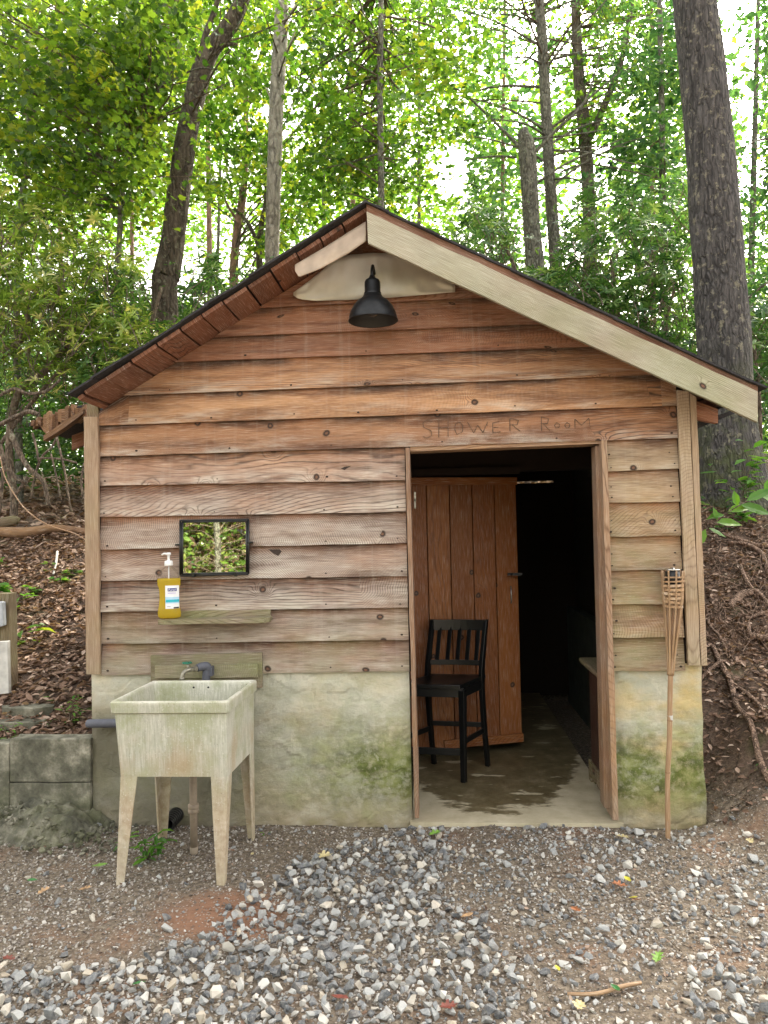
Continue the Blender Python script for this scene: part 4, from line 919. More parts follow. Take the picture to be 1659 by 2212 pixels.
p=Vector((cx0+.02,y0+.10,ct)); m=MB(); m.lathe(p,[(0,0),(.028,0),(.03,.005),(.026,.010),(0,.009)],18); o=m.build('jar_lid',M['pale']); o.location=(0,0,.001); tag(o,'pale round lid lying on the dark cabinet','lid')
p=Vector((cx0-.008,y0+.02,ct)); m=MB(); m.lathe(p,[(0,0),(.020,0),(.022,.004),(.018,.008),(0,.007)],18); o=m.build('soap_bar',M['bamboo']); o.location=(0,0,.001); tag(o,'small tan disc of soap at the front edge of the cabinet','soap')
print('DOORX',JL0,JL1,JR0,JR1,'XL',XL,'XR',XR,'peak',tuple(pk),'seatz',seat_z,'topz',top_z,'rim',zrim,'cabinet',cx0,ct, 'F3',F3(-1.5),F3(1.2),'ZS',ZS)
print('boards',[(round(f(-1.5),3),round(f(-.1),3)) for f in Ls],[(round(f(-1),3),round(f(1),3)) for f in (Gm,G0,G1,F1,F2)])
# ------------------------------------------------------------------ terrain mesh
def axis(lo,hi,f0,f1,fine,extra=()):
    a=list(np.arange(f0,f1,fine)); st=fine; x=f1
    while x<hi: a.append(x); st*=1.18; x+=st
    a.append(hi); st=fine; x=f0-fine
    while x>lo: a.append(x); st*=1.18; x-=st
    a.append(lo); a+=list(extra); return sorted(set(round(float(q),4) for q in a))
gx=axis(-150,150,-3.6,3.4,.05,(XL-.012,XL-.008,XR+.008,XR+.012)); gy=axis(-150,200,-3.0,4.2,.05,(.028,.032,-.032,-.028,YB+.098,YB+.102))
gv=[(x,y,h(x,y)) for y in gy for x in gx]; nx=len(gx)
gf=[(j*nx+i,j*nx+i+1,(j+1)*nx+i+1,(j+1)*nx+i) for j in range(len(gy)-1) for i in range(nx-1)]
me=bpy.data.meshes.new('ground'); me.from_pydata(gv,[],gf); me.materials.append(M['ground']); me.polygons.foreach_set('use_smooth',[True]*len(gf)); go=bpy.data.objects.new('ground',me); COL.objects.link(go); tag(go,kind='structure')
# ------------------------------------------------------------------ numpy helpers for scattered pieces
def np_mesh(name,V,counts,loops,rnd,mat,parent=None,smooth=False):
    me=bpy.data.meshes.new(name); me.vertices.add(len(V)); me.vertices.foreach_set('co',V.astype(np.float32).ravel())
    me.loops.add(len(loops)); me.loops.foreach_set('vertex_index',loops.astype(np.int32))
    me.polygons.add(len(counts)); st=np.concatenate([[0],np.cumsum(counts)[:-1]]).astype(np.int32)
    me.polygons.foreach_set('loop_start',st)
    try: me.polygons.foreach_set('loop_total',counts.astype(np.int32))
    except Exception: pass
    a=me.attributes.new('rnd','FLOAT','POINT'); a.data.foreach_set('value',rnd.astype(np.float32))
    me.polygons.foreach_set('use_smooth',np.full(len(counts),bool(smooth)))
    me.materials.append(mat); me.update(calc_edges=True); me.validate()
    o=bpy.data.objects.new(name,me); COL.objects.link(o)
    if parent: par(o,parent)
    return o
def rock_proto(seed,n=15,sq=(1,.8,.62)):
    rd=random.Random(seed); bm=bmesh.new()
    for i in range(n):
        v=Vector((rd.gauss(0,1),rd.gauss(0,1),rd.gauss(0,1))); v=Vector((abs(v.x)**.75*(1 if v.x>0 else -1),abs(v.y)**.75*(1 if v.y>0 else -1),abs(v.z)**.75*(1 if v.z>0 else -1))).normalized()*rd.uniform(.78,1.12)
        bm.verts.new((v.x*sq[0],v.y*sq[1],v.z*sq[2]))
    r=bmesh.ops.convex_hull(bm,input=bm.verts[:]); bmesh.ops.delete(bm,geom=[v for v in bm.verts if not v.link_faces],context='VERTS')
    bmesh.ops.triangulate(bm,faces=bm.faces[:]); bmesh.ops.recalc_face_normals(bm,faces=bm.faces[:]); bm.verts.index_update()
    V=np.array([tuple(v.co) for v in bm.verts]); F=np.array([[v.index for v in f.verts] for f in bm.faces]); bm.free(); return V,F
PR=[rock_proto(100+i,random.choice((11,13,16)),(1,random.uniform(.62,.95),random.uniform(.45,.75))) for i in range(24)]
PF=[rock_proto(300+i,8,(1,.8,.6)) for i in range(8)]
def rotm(n,tilt):
    a=RNG.uniform(0,2*np.pi,n); bx=RNG.normal(0,tilt,n); by=RNG.normal(0,tilt,n); ca,sa=np.cos(a),np.sin(a); cb,sb=np.cos(bx),np.sin(bx); cc,sc=np.cos(by),np.sin(by); z=np.zeros(n); o=np.ones(n)
    Rz=np.stack([ca,-sa,z,sa,ca,z,z,z,o],1).reshape(n,3,3); Rx=np.stack([o,z,z,z,cb,-sb,z,sb,cb],1).reshape(n,3,3); Ry=np.stack([cc,z,sc,z,o,z,-sc,z,cc],1).reshape(n,3,3)
    return Rx@Ry@Rz
def stones(name,P,rad,protos,tilt,mat,rnd):
    VV=[];FF=[];RR_=[];off=0; k=RNG.integers(0,len(protos),len(P))
    for i,(V,F) in enumerate(protos):
        s=np.where(k==i)[0]
        if not len(s): continue
        Rm=rotm(len(s),tilt); v=np.einsum('nij,vj->nvi',Rm,V)*rad[s][:,None,None]+P[s][:,None,:]
        f=F[None]+(np.arange(len(s))*len(V))[:,None,None]+off
        VV.append(v.reshape(-1,3)); FF.append(f.reshape(-1,3)); RR_.append(np.repeat(rnd[s],len(V))); off+=len(s)*len(V)
    V=np.concatenate(VV);F=np.concatenate(FF); return np_mesh(name,V,np.full(len(F),3),F.ravel(),np.concatenate(RR_),mat)
def ip(x,xs,ys): return np.interp(x,xs,ys)
def dens(px,py):
    q=min(py,2250)
    xl_=ip(q,[1780,1800,1830,1870,1920,1980,2030,2075,2105,2130],[900,860,730,630,560,490,430,330,100,-4000])
    xr_=ip(q,[1790,1850,1900,1950,2000,2060,2120,2212],[960,985,960,960,1020,1080,1110,1130])
    nz=40*noise.noise((px*.012,py*.012,3))
    if py<1786: return .05 if px<880 else .12
    if px<xl_+nz: return .02
    if px<xr_+nz+30*noise.noise((px*.03,py*.03,9)): return 1.0
    d=.40+.55*noise.noise((px*.008,py*.012,5))
    if py<1815: d*=.5
    if px>1480 and py<1880: d*=.35
    if 1120<px<1500 and py>2080: d=.16
    if px>1480 and py>2110: d=.8
    return max(.04,d)
def blocked(x,y):   # nothing inside the walls
    return y>-.035 and XL-.02<x<XR+.02
cell={}; PP=[];RD=[]
def try_add(x,y,r,layer,k=.74):
    gxi,gyi=int(x/.06),int(y/.06)
    for a in (-1,0,1):
        for b in (-1,0,1):
            for (X,Y,R_) in cell.get((gxi+a,gyi+b,layer),()):
                if (X-x)**2+(Y-y)**2<(k*(R_+r))**2: return False
    cell.setdefault((gxi,gyi,layer),[]).append((x,y,r)); return True
rd=random.Random(5)
for t_ in range(90000):
    x=rd.uniform(-3.4,3.4); y=rd.uniform(-3.3,-.03)
    if blocked(x,y): continue
    px,py,_=proj((x,y,0))
    if px<-450 or px>2100 or py>2900: continue
    d=dens(px,py)
    if rd.random()>d: continue
    r=rd.choice((.007,.009,.012,.015,.018,.021,.025,.030)) *rd.uniform(.85,1.15)
    if rd.random()<.008: r*=1.6
    if d<.9: r*=rd.choice((.42,.5,.6,.75,1.0))
    if not try_add(x,y,r,0): continue
    PP.append((x,y,h(x,y)+r*.30)); RD.append(r)
for t_ in range(16000):
    x=rd.uniform(-2.7,2.8); y=rd.uniform(-2.75,-.3); px,py,_=proj((x,y,0))
    if px<-150 or px>1830 or py>2330 or dens(px,py)<.75 or rd.random()>.7: continue
    r=rd.uniform(.015,.029)
    if not try_add(x,y,r,1,.95): continue
    PP.append((x,y,h(x,y)+r*.8+.012)); RD.append(r)
PP=np.array(PP);RD=np.array(RD); rn=RNG.beta(1.2,1.5,len(PP)); 
o=stones('gravel',PP,RD,PR,.45,M['stone'],rn); tag(o,'coarse grey crushed stone spread over the yard','gravel',kind='stuff'); print('STONES',len(PP))
PP=[];RD=[]
for t_ in range(64000):
    x=rd.uniform(-2.9,2.9); y=rd.uniform(-2.75,.0)
    if blocked(x,y): continue
    px,py,_=proj((x,y,0))
    if px<-100 or px>1760 or py>2300: continue
    left=ip(px,[500,760],[1,.85]); nn=noise.noise((x*2.2,y*2.2,4)); keep=left*(.78+.9*nn)
    qx,qy=(x+.88),(y+.92)
    if qx*qx*5+qy*qy*14<.55+.4*nn: keep*=.28
    if px>1200 and py>2090: keep*=.9
    if rd.random()>keep: continue
    r=rd.uniform(.0035,.0085) if rd.random()<.85 else rd.uniform(.009,.014)
    PP.append((x,y,h(x,y)+r*.25)); RD.append(r)
o=stones('fine_gravel',np.array(PP),np.array(RD),PF,.4,M['fine'],RNG.beta(1.8,1.6,len(PP))); tag(o,'fine pinkish grit on the dirt left of the stone pile','grit',kind='stuff'); print('FINE',len(PP))
# ------------------------------------------------------------------ leaf clouds
OVAL=(np.array([(0,0,0),(.28,.20,.03),(.28,-.20,.03),(.62,.21,.02),(.62,-.21,.02),(1,0,-.10),(.30,0,-.015),(.64,0,-.03)]),[(0,6,1),(0,2,6),(6,7,3,1),(6,2,4,7),(7,5,3),(7,4,5)])
LONG=(np.array([(0,0,0),(.35,.13,.02),(.35,-.13,.02),(.75,.11,-.03),(.75,-.11,-.03),(1,0,-.14),(.38,0,-.015),(.75,0,-.07)]),[(0,6,1),(0,2,6),(6,7,3,1),(6,2,4,7),(7,5,3),(7,4,5)])
QUAD=(np.array([(0,0,0),(.5,.30,.03),(.5,-.30,.03),(1,0,-.06)]),[(0,2,3,1)])
def _maple():
    out=[(0,0),(.10,-.32),(.02,-.42),(.28,-.36),(.42,-.52),(.52,-.34),(.62,-.38),(.64,-.16),(1,0),(.64,.16),(.62,.38),(.52,.34),(.42,.52),(.28,.36),(.02,.42),(.10,.32)]
    V=[(.33,0,-.02)]+[(x,y,.05*abs(y)*2-.10*x*x) for x,y in out]; n=len(out)
    return np.array(V),[(0,1+i,1+(i+1)%n) for i in range(n)]
MAPLE=_maple()
MAPLE_LOW=(np.array([(0,0,0),(.05,-.40,.03),(.45,-.50,.03),(1,0,-.08),(.45,.50,.03),(.05,.40,.03),(.55,-.16,0),(.55,.16,0)]),[(0,1,2,6),(0,6,7),(0,7,4,5),(6,3,7)])
def cloud(name,C,D,N_,S,rnd,tpl,mat,parent=None):
    V,F=tpl; D=D/np.linalg.norm(D,axis=1,keepdims=True); N_=N_-D*(N_*D).sum(1,keepdims=True); N_=N_/(np.linalg.norm(N_,axis=1,keepdims=True)+1e-9); B=np.cross(N_,D)
    P=C[:,None,:]+S[:,None,None]*(V[None,:,0:1]*D[:,None,:]+V[None,:,1:2]*B[:,None,:]+V[None,:,2:3]*N_[:,None,:]*RNG.uniform(.2,2.2,(len(C),1,1)))
    n=len(C); base=(np.arange(n)*len(V))[:,None]
    lo=np.concatenate([np.array(f) for f in F]); cn=np.array([len(f) for f in F])
    return np_mesh(name,P.reshape(-1,3),np.tile(cn,n),(base+lo[None]).ravel(),np.repeat(rnd,len(V)),mat,parent)
def hv(P): return np.array([h(a,b) for a,b in P])
# dead leaves on the banks
def litter(name,n,xr_,yr_,size,label,cond=lambda x,y:True,lift=.01,mat='litter',dz=.02):
    pts=[]
    while len(pts)<n:
        x=rd.uniform(*xr_); y=rd.uniform(*yr_)
        if XL-.04<x<XR+.03 and y<YB+.2 and y>-.05: continue
        if not cond(x,y): n-=1; continue
        pts.append((x,y,h(x,y)+rd.uniform(.0,dz)+lift))
    C=np.array(pts); k=len(C); a=RNG.uniform(0,6.283,k); D=np.stack([np.cos(a),np.sin(a),RNG.normal(0,.35,k)],1); N_=np.stack([RNG.normal(0,.4,k),RNG.normal(0,.4,k),np.ones(k)],1)
    o=cloud(name,C,D,N_,RNG.uniform(size*.5,size*1.2,k),RNG.beta(1.6,2.0,k),OVAL,M[mat]); return tag(o,label,'leaf litter',kind='stuff')
litter('leaf_litter',26000,(-4.2,XL-.02),(.06,5.5),.062,'brown dead leaves covering the bank left of the shed')
litter('leaf_litter',9000,(-9,3),(4.5,12),.13,'brown dead leaves on the slope behind the shed')
litter('leaf_litter',32000,(XR+.01,4.5),(-.15,4.6),.048,'brown dead leaves covering the bank right of the shed',lambda x,y:rd.random()<ss(-.3,1.2,y)+.25)
litter('leaf_litter',1500,(-2.6,2.8),(-2.6,-.04),.022,'small brown scraps of leaf and bark scattered on the yard',lambda x,y:True,.004,dz=.006)
litter('leaf_litter',8000,(-10,-3.9),(-1.5,6),.10,'brown dead leaves on the ground past the wooden post')
litter('leaf_litter',5000,(3.6,9),(-1.5,6),.09,'brown dead leaves on the ground further along the right bank')
# twigs on the banks and yard
def twigs(n,xr_,yr_,ln,label,w=.003):
    m=MB()
    for i in range(n):
        x=rd.uniform(*xr_); y=rd.uniform(*yr_)
        if XL-.1<x<XR+.1 and -.1<y<YB+.2: continue
        a=rd.uniform(0,6.28); L_=ln*rd.uniform(.3,1); pts=[]
        for k in range(4):
            t=k/3; xx=x+math.cos(a)*L_*t+rd.uniform(-.02,.02)*ln*3; yy=y+math.sin(a)*L_*t+rd.uniform(-.02,.02)*ln*3
            if XL-.03<xx<XR+.03 and yy>-.03: break
            pts.append((xx,yy,h(xx,yy)+.008+rd.uniform(0,.03)*ln))
        if len(pts)>2: m.tube(pts,[w*rd.uniform(.6,1.6)*(1-.2*k) for k in range(len(pts))],4,False)
    return tag(m.build('twigs',M['stem']),label,'twigs',kind='stuff')
twigs(420,(-3.6,XL-.03),(.1,4.5),.30,'thin dead twigs lying on the bank left of the shed')
twigs(800,(XR+.02,3.6),(-.1,3.2),.25,'thin dead twigs and rootlets lying on the bank right of the shed',.0028)
twigs(60,(-2.6,2.6),(-2.4,-.1),.10,'tiny twigs scattered over the gravel yard',.002)
# ------------------------------------------------------------------ retaining wall, stones, rubble
def bpx(name,x0,x1,y0,y1,Yf_,dep,label,group='concrete retaining blocks'):
    a=at(x0,y1,Yf_); b=at(x1,y1,Yf_); c=at(x1,y0,Yf_); d=at(x0,y0+.0,Yf_); m=MB(); m.slab(a,b,c,d,(0,dep,0),10,.004)
    o=m.build(name,M['block'],None,.006); return tag(o,label,'concrete block',group)
bpx('retaining_block',21,195.5,1596,1690,-.03,.10,'upper mossy concrete block beside the left corner of the shed')
bpx('retaining_block',20,195,1691.5,1760,-.028,.10,'lower mossy concrete block under the cracked joint, beside the shed')
bpx('retaining_block',-190,19,1606,1752,-.035,.10,'mossy concrete block at the far end of the low retaining wall')
def flat_stone(px,py,w,d_,t_,label,rot=0):
    p=on_ground(px,py); m=MB(); b=len(m.v); n=9
    outl=[(math.cos(2*math.pi*i/n+rot)*w/2*rd.uniform(.8,1.1),math.sin(2*math.pi*i/n+rot)*d_/2*rd.uniform(.8,1.1)) for i in range(n)]
    for z in (-.02,t_): m.v+=[p+Vector((x,y,z)) for x,y in outl]
    m.face(list(range(b,b+n))[::-1]); m.face(list(range(b+n,b+2*n)))
    for i in range(n): j=(i+1)%n; m.face((b+i,b+j,b+n+j,b+n+i))
    return tag(m.build('flat_stone',M['block'],None,.004),label,'stone','flat stones on top of the retaining wall')
flat_stone(45,1575,.34,.14,.022,'pale flat stone lying on the end of the retaining wall')
flat_stone(60,1545,.34,.14,.04,'dark flat stone standing behind the pale one on the bank')
m=MB(); n=70; K=40; p0=on_z(85,1772,0); 
for j in range(K+1):
    for i in range(n+1):
        u_,v_=i/n,j/K; x=p0.x-.72+1.26*u_; y=-.34+.34*v_
        e=(1-abs(2*u_-1)**3)*min(1,v_*2.2); z=h(x,-.2)+(-.02+.16*e*(.75+.6*noise.noise((x*4,y*4,2)))+.035*noise.noise((x*16,y*16,3))+.022*noise.noise((x*38,y*38,6)))
        if u_>.72: z-= (u_-.72)*.20
        m.v.append(Vector((x,y,z)))
for j in range(K):
    for i in range(n): a=j*(n+1)+i; m.face((a,a+1,a+n+2,a+n+1),None,None,0,False)
o=m.build('rubble_mound',M['block']); tag(o,'lumpy mossy spill of old concrete at the foot of the retaining wall','concrete spill')
RP=[];RQ=[]
for i in range(420):
    x=p0.x+rd.uniform(-.72,.60); y=rd.uniform(-.42,-.05)
    if x>XL-.02 and y>-.06: continue
    RP.append((x,y,h(x,y)+rd.uniform(.0,.03)+.10*max(0,1-abs((x-p0.x+.1)/.5)**2)*(1 if y>-.30 else .3))); RQ.append(rd.uniform(.006,.022))
o=stones('rubble',np.array(RP),np.array(RQ),PR,.5,M['block'],RNG.uniform(0,1,len(RP))); tag(o,'crumbled mossy concrete bits by the retaining wall','rubble',kind='stuff')
# left edge: post, pale board, grey box
p=on_ground(12,1500); q=at(14,1282,p.y); m=MB(); xr_p=at(22,1400,p.y).x; m.slab((xr_p,p.y,p.z-.1),(xr_p-.006,p.y,q.z),(xr_p-.11,p.y,q.z),(xr_p-.11,p.y,p.z-.1),(0,.09,0),8,.004); tag(m.build('wooden_post',M['post'],None,.004),'short grey-brown wooden post on the bank at the photo edge','post')
py_=p.y
p=on_ground(8,1490); Yb=py_-.10; p=at(2,1483,Yb); q=at(2,1386,Yb); m=MB(); a=at(-30,1486,Yb);b=at(19,1480,Yb);c=at(16,1385,Yb);d=at(-30,1388,Yb); a.z-=.05;b.z-=.05; m.slab(b,c,d,a,(0,.03,0),6,.003); tag(m.build('painted_board',M['pale'],None,.003),'upright whitish weathered board standing before the wooden post','board')
m=MB(); Yc=py_-.05; m.slab(at(-40,1365,Yc),at(7,1352,Yc),at(5,1300,Yc),at(-40,1300,Yc),(0,.04,0)); g=m.build('utility_box',M['graybox'],None,.006); tag(g,'pale grey plastic box fixed on the wooden post above the whitish board','box')
# ------------------------------------------------------------------ branches, roots and logs traced where they lie
def strand(name,pts,label,cat,mat='root',group=None,lift=.012,n=5,Y=None,rough=.15,seg=8):
    P=[];Q=[]
    for q in pts:
        if Y is None:
            p=on_ground(q[0],q[1],lift+(q[3] if len(q)>3 else 0))
        else: p=at(q[0],q[1],Y+(q[3] if len(q)>3 else 0))
        d=(p-CAM).dot(FW); P.append(p); Q.append(q[2]*.5*d/F0)
    if Y is None:
        for p,r in zip(P,Q): p.z+=r*.6
    P,Q=spline(P,Q,n); m=MB(); m.tube(P,Q,seg,True,rough); o=m.build(name,M[mat]); return tag(o,label,cat,group)
G='vine roots sprawling over the right bank'
strand('root',[(1541,1411,9),(1553,1445,11),(1577,1479,12),(1592,1533,12),(1621,1581,13),(1640,1649,14),(1662,1700,14)],'long thick brown root running down the right bank past the shed corner','root',group=G)
strand('root',[(1562,1177,9,.03),(1602,1179,9,.02),(1634,1189,9),(1668,1197,9)],'pale broken-ended root, uppermost on the right bank','root',group=G)
strand('root',[(1574,1190,7,.02),(1613,1193,9,.03),(1643,1206,10,.02),(1655,1225,10),(1662,1260,12)],'curving root below the broken-ended one on the right bank','root',group=G)
strand('root',[(1616,1370,11),(1620,1392,12,.01),(1634,1403,13,.02),(1668,1398,14)],'fat hooked root on the middle of the right bank','root',group=G)
strand('root',[(1576,1326,14),(1600,1308,17,.02),(1624,1296,15,.03)],'short broken root stub with a split pale end on the right bank','root',group=G)
strand('root',[(1512,1485,7),(1535,1468,7,.03),(1556,1452,6,.03),(1569,1444,5)],'thin root reaching from the shed corner under the long thick root','root',group=G)
strand('root',[(1577,1479,8),(1600,1500,8),(1622,1515,8),(1645,1548,8),(1665,1585,8)],'medium root branching off the long thick root toward the photo edge','root',group=G)
strand('root',[(1527,1320,6),(1533,1370,6,.02),(1556,1398,6,.03),(1577,1425,6),(1600,1450,6)],'thin bent root close to the right corner board','root',group=G)
strand('root',[(1600,1240,8,.03),(1606,1262,9,.04),(1622,1285,9,.03),(1645,1300,9,.02),(1668,1325,9)],'wavy reddish root above the broken stub','root',group=G)
strand('root',[(1602,1340,6,.02),(1614,1352,6,.02),(1638,1345,6,.02),(1665,1330,7)],'thin root crossing above the fat hooked one','root',group=G)
m=MB()
for i in range(120):   # the tangle of rootlets on that bank
    px_=rd.uniform(1518,1690); py_0=rd.uniform(1170,1420); pts=[];a=rd.uniform(0,6.28); x,y=px_,py_0; L_=rd.uniform(14,40)
    for k in range(6):
        p=on_ground(x,y,.01+rd.uniform(0,.05)); pts.append(p); a+=rd.gauss(0,.75); x+=math.cos(a)*L_*.5; y+=math.sin(a)*L_*.35
        if x<1516: x=1518
    P,Q=spline(pts,[.0045,.004,.0035,.003,.0025,.002],3); 
    if min(q.x for q in P)>XR+.02: m.tube(P,Q,5,False)
tag(m.build('rootlets',M['root']),'tangle of thin pale rootlets hanging on the right bank','rootlets',kind='stuff')
strand('fallen_log',[(-60,1172,22),(0,1167,24),(60,1163,24),(110,1157,22),(150,1156,18),(192,1160,14)],'split reddish fallen log lying across the left bank','log','rot',lift=.02,rough=.3)
strand('fallen_log',[(-50,1150,22),(0,1145,26),(30,1140,24),(42,1136,14)],'short dark rotten log end behind the reddish log','log','post',lift=.03,rough=.35)
G2='small dead sticks on the left bank'
strand('stick',[(66,1385,3),(73,1360,3.5,.02),(90,1345,3.5,.02),(116,1325,3)],'forked pale stick on the left bank beside the corner board','stick','stem',G2)
strand('stick',[(60,1440,3),(110,1427,3.2),(178,1412,3)],'long thin straight stick above the tuft of weeds','stick','stem',G2)
strand('stick',[(0,1475,5),(45,1467,6),(95,1458,5)],'yellowish split stick on the bank above the flat stones','stick','bamboo',G2)
strand('stick',[(115,1246,4.5,.0),(121,1232,5,.03),(124,1215,5,.08)],'short pale stick standing out of the sunlit leaves','stick','pale',G2)
strand('stick',[(1226,2172,7),(1290,2160,9),(1345,2146,9),(1385,2133,7)],'bare tan stick lying on the dirt at the front of the yard','stick','bamboo','sticks on the yard')
strand('stick',[(1188,1895,2.5),(1215,1899,3),(1244,1896,2.5)],'small brown twig on the gravel before the doorway','stick','stem','sticks on the yard')
strand('hanging_vine',[(0,985,2.6),(11,1031,2.6),(35,1074,2.6),(61,1106,2.6),(104,1134,2.6),(160,1152,2.6),(190,1170,2.4)],'thin pale vine looping down toward the fallen log','vine','bamboo',Y=2.2,rough=0)
# fallen leaves one can pick out on the yard
OAK=[(0,0),(.12,-.05),(.20,-.20),(.30,-.22),(.32,-.08),(.45,-.30),(.58,-.30),(.55,-.08),(.70,-.20),(.80,-.17),(.80,-.04),(1,0),(.80,.05),(.80,.19),(.70,.20),(.56,.08),(.58,.28),(.46,.32),(.33,.08),(.30,.20),(.20,.20),(.12,.05)]
leaf_cols={'green':(.16,.30,.05),'pale':(.50,.42,.22),'red':(.17,.045,.03),'brown':(.20,.10,.05),'yellow':(.55,.50,.06),'rust':(.30,.11,.04),'dark green':(.03,.14,.03),'tan':(.40,.25,.13)}
LM={k:plain(k.replace(' ','_')+'_fallen_leaf',v,.55,0,.3,60,.3) for k,v in leaf_cols.items()}
def fallen(px,py,wpx,col,label,shape='oak',ang=None):
    p=on_z(px,py,.0); p.z=h(p.x,p.y)+.026; s=wpx*(p-CAM).dot(FW)/F0; a=rd.uniform(0,6.28) if ang is None else ang
    out=OAK if shape=='oak' else [(0,0),(.2,-.18),(.5,-.24),(.8,-.14),(1,0),(.8,.14),(.5,.24),(.2,.18)]
    m=MB(); c=[]
    tx,ty=rd.gauss(0,.14),rd.gauss(0,.14)
    for (x,y) in [(.5,0)]+out:
        X=(x-.5)*s; Y=y*s; z=.35*abs(Y)*rd.uniform(.5,1.5)+.25*(x-.5)**2*s+X*tx+Y*ty; m.v.append(Vector((p.x+X*math.cos(a)-Y*math.sin(a),p.y+X*math.sin(a)+Y*math.cos(a),p.z+z)))
    n=len(out)
    for i in range(n): m.face((0,1+i,1+(i+1)%n),None,None,0,False)
    o=m.build('fallen_leaf',LM[col]); sm=o.modifiers.new('s','SOLIDIFY'); sm.thickness=.0006; return tag(o,label,'leaf','fallen leaves on the yard')
for a in ((1422,2086,44,'green','light green lobed leaf right of the tan stick'),(1252,2196,46,'pale','pale cream lobed leaf at the bottom edge of the yard'),(735,2175,40,'red','dark red curled leaf at the bottom among grey stones','o'),
 (1330,2163,26,'dark green','dark green leaf just below the tan stick','o'),(1205,2116,24,'yellow','yellow-green leaf on the dirt up from the tan stick','o'),(1356,1914,22,'yellow','small bright yellow leaf on the right side of the yard','o'),
 (1368,1955,24,'yellow','speckled yellow leaf beside the rusty oak leaf','o'),(1340,1927,36,'rust','rusty brown oak leaf by the two yellow leaves'),(1245,1985,38,'rust','orange-brown lobed leaf on bare dirt'),(970,2195,44,'red','dark red lobed leaf at the bottom of the stone pile'),
 (940,1808,32,'green','bright green leaf near the left foot of the doorway'),(1345,1820,30,'pale','pale leaf near the shed corner stones'),(215,1880,34,'green','green heart-shaped leaf left of the front sink leg','o'),(545,1858,12,'pale','tiny pale leaf by the gravel edge'),
 (300,2143,28,'dark green','oval green leaf in the lower gravel','o'),(180,1795,30,'brown','brown curled leaf near the concrete spill','o'),(95,1935,32,'tan','tan lobed leaf on the fine grit'),(185,1930,30,'tan','second tan lobed leaf, nearer the sink leg'),(70,1912,24,'dark green','dull green leaf on the fine grit','o'),(1375,1960,30,'brown','dark brown leaf among the medium stones'),(1010,1990,30,'tan','orange tan leaf scrap in the stones','o'),
 (1620,1835,26,'pale','whitish leaf on the dirt at the right'),(1475,1778,30,'rust','reddish leaves at the base of the torch'),(20,2090,34,'red','purplish leaf at the left of the stone pile'),(700,1860,40,'pale','greenish cream leaf on the top of the stone pile','oak')):
    fallen(*a)
# ------------------------------------------------------------------ small green plants
def weed(px,py,label,hh=.16,n=16,size=.06,spread=.12,tpl=LONG,mat='weed',name='weed',Y=None,cat='plant',group=None,flat=0):
    p=on_ground(px,py)
    if Y is not None: p=at(px,py,Y); p.z=h(p.x,p.y)
    root=thing(name,tuple(p),label,cat,group); C=[];D=[];S=[]
    m=MB(); ns=max(3,n//5)
    for i in range(ns):
        a=rd.uniform(0,6.28); tip=p+Vector((math.cos(a)*spread*rd.uniform(.2,1),math.sin(a)*spread*rd.uniform(.2,1)*.8,hh*rd.uniform(.5,1))); mid=p.lerp(tip,.5)+Vector((0,0,hh*.15))
        P,Q=spline([p,mid,tip],[.0022,.0018,.001],4); m.tube(P,Q,5,False)
        k=n//ns
        for j in range(k):
            t=(j+1)/k; c=P[min(len(P)-1,int(t*(len(P)-1)))]; b=a+rd.uniform(-1.8,1.8); C.append(tuple(c)); D.append((math.cos(b),math.sin(b),rd.uniform(-.3,.5)*(1-flat))); S.append(size*rd.uniform(.6,1.15))
    m.build('stem',M['stem'],root); k=len(C)
    cloud('leaves',np.array(C),np.array(D),np.stack([RNG.normal(0,.25,k),RNG.normal(0,.25,k),np.ones(k)],1),np.array(S),RNG.uniform(0,1,k),tpl,M[mat],root); return root
weed(320,1862,'leafy green weed growing in the shade under the sink',.15,44,.085,.13)
weed(150,1572,'tuft of narrow-leaved green weed on the bank by the grey pipe',.17,34,.055,.13)
weed(95,1580,'small sprig beside the tuft of weeds',.06,10,.03,.06)
weed(575,1812,'single tiny seedling against the gravel behind the sink',.04,6,.022,.03)
weed(356,1808,'little seedling beside the rear sink leg',.05,6,.028,.03)
weed(20,1720,'green seedling hugging the end of the retaining blocks',.14,18,.05,.08)
GV='heart-leaved vines on the left bank'
weed(88,1285,'low heart-leaved plant above the forked pale stick',.07,14,.085,.15,MAPLE_LOW,'weed',flat=1,group=GV)
weed(130,1268,'heart-leaved plant up the bank, nearer the corner board',.08,14,.085,.15,MAPLE_LOW,'weed',flat=1,group=GV)
weed(160,1250,'topmost heart-leaved plant beside the corner board',.09,12,.085,.12,MAPLE_LOW,'weed',flat=1,group=GV)
weed(40,1330,'big-leaved dark green plant beside the wooden post',.26,12,.19,.12,OVAL,'weed')
weed(60,1400,'yellowing broad-leaved plant low beside the wooden post',.16,9,.13,.10,OVAL,'yellowleaf')
weed(105,1240,'yellow-green seedling in the sunlit leaves',.12,10,.07,.08,OVAL,'yellowleaf')
weed(15,1235,'small yellow-green seedling at the edge of the left bank',.10,10,.06,.08,OVAL,'yellowleaf')
weed(1642,1690,'small green sprout on the right dirt slope',.06,8,.03,.05)
weed(1602,1062,'leafy sapling growing in front of the big trunk',.72,60,.13,.26,OVAL,'weed',name='sapling',Y=2.35)
weed(1560,1050,'low green sprouts at the foot of the big trunk',.35,34,.08,.2,OVAL,'cool',name='sapling',Y=2.3)
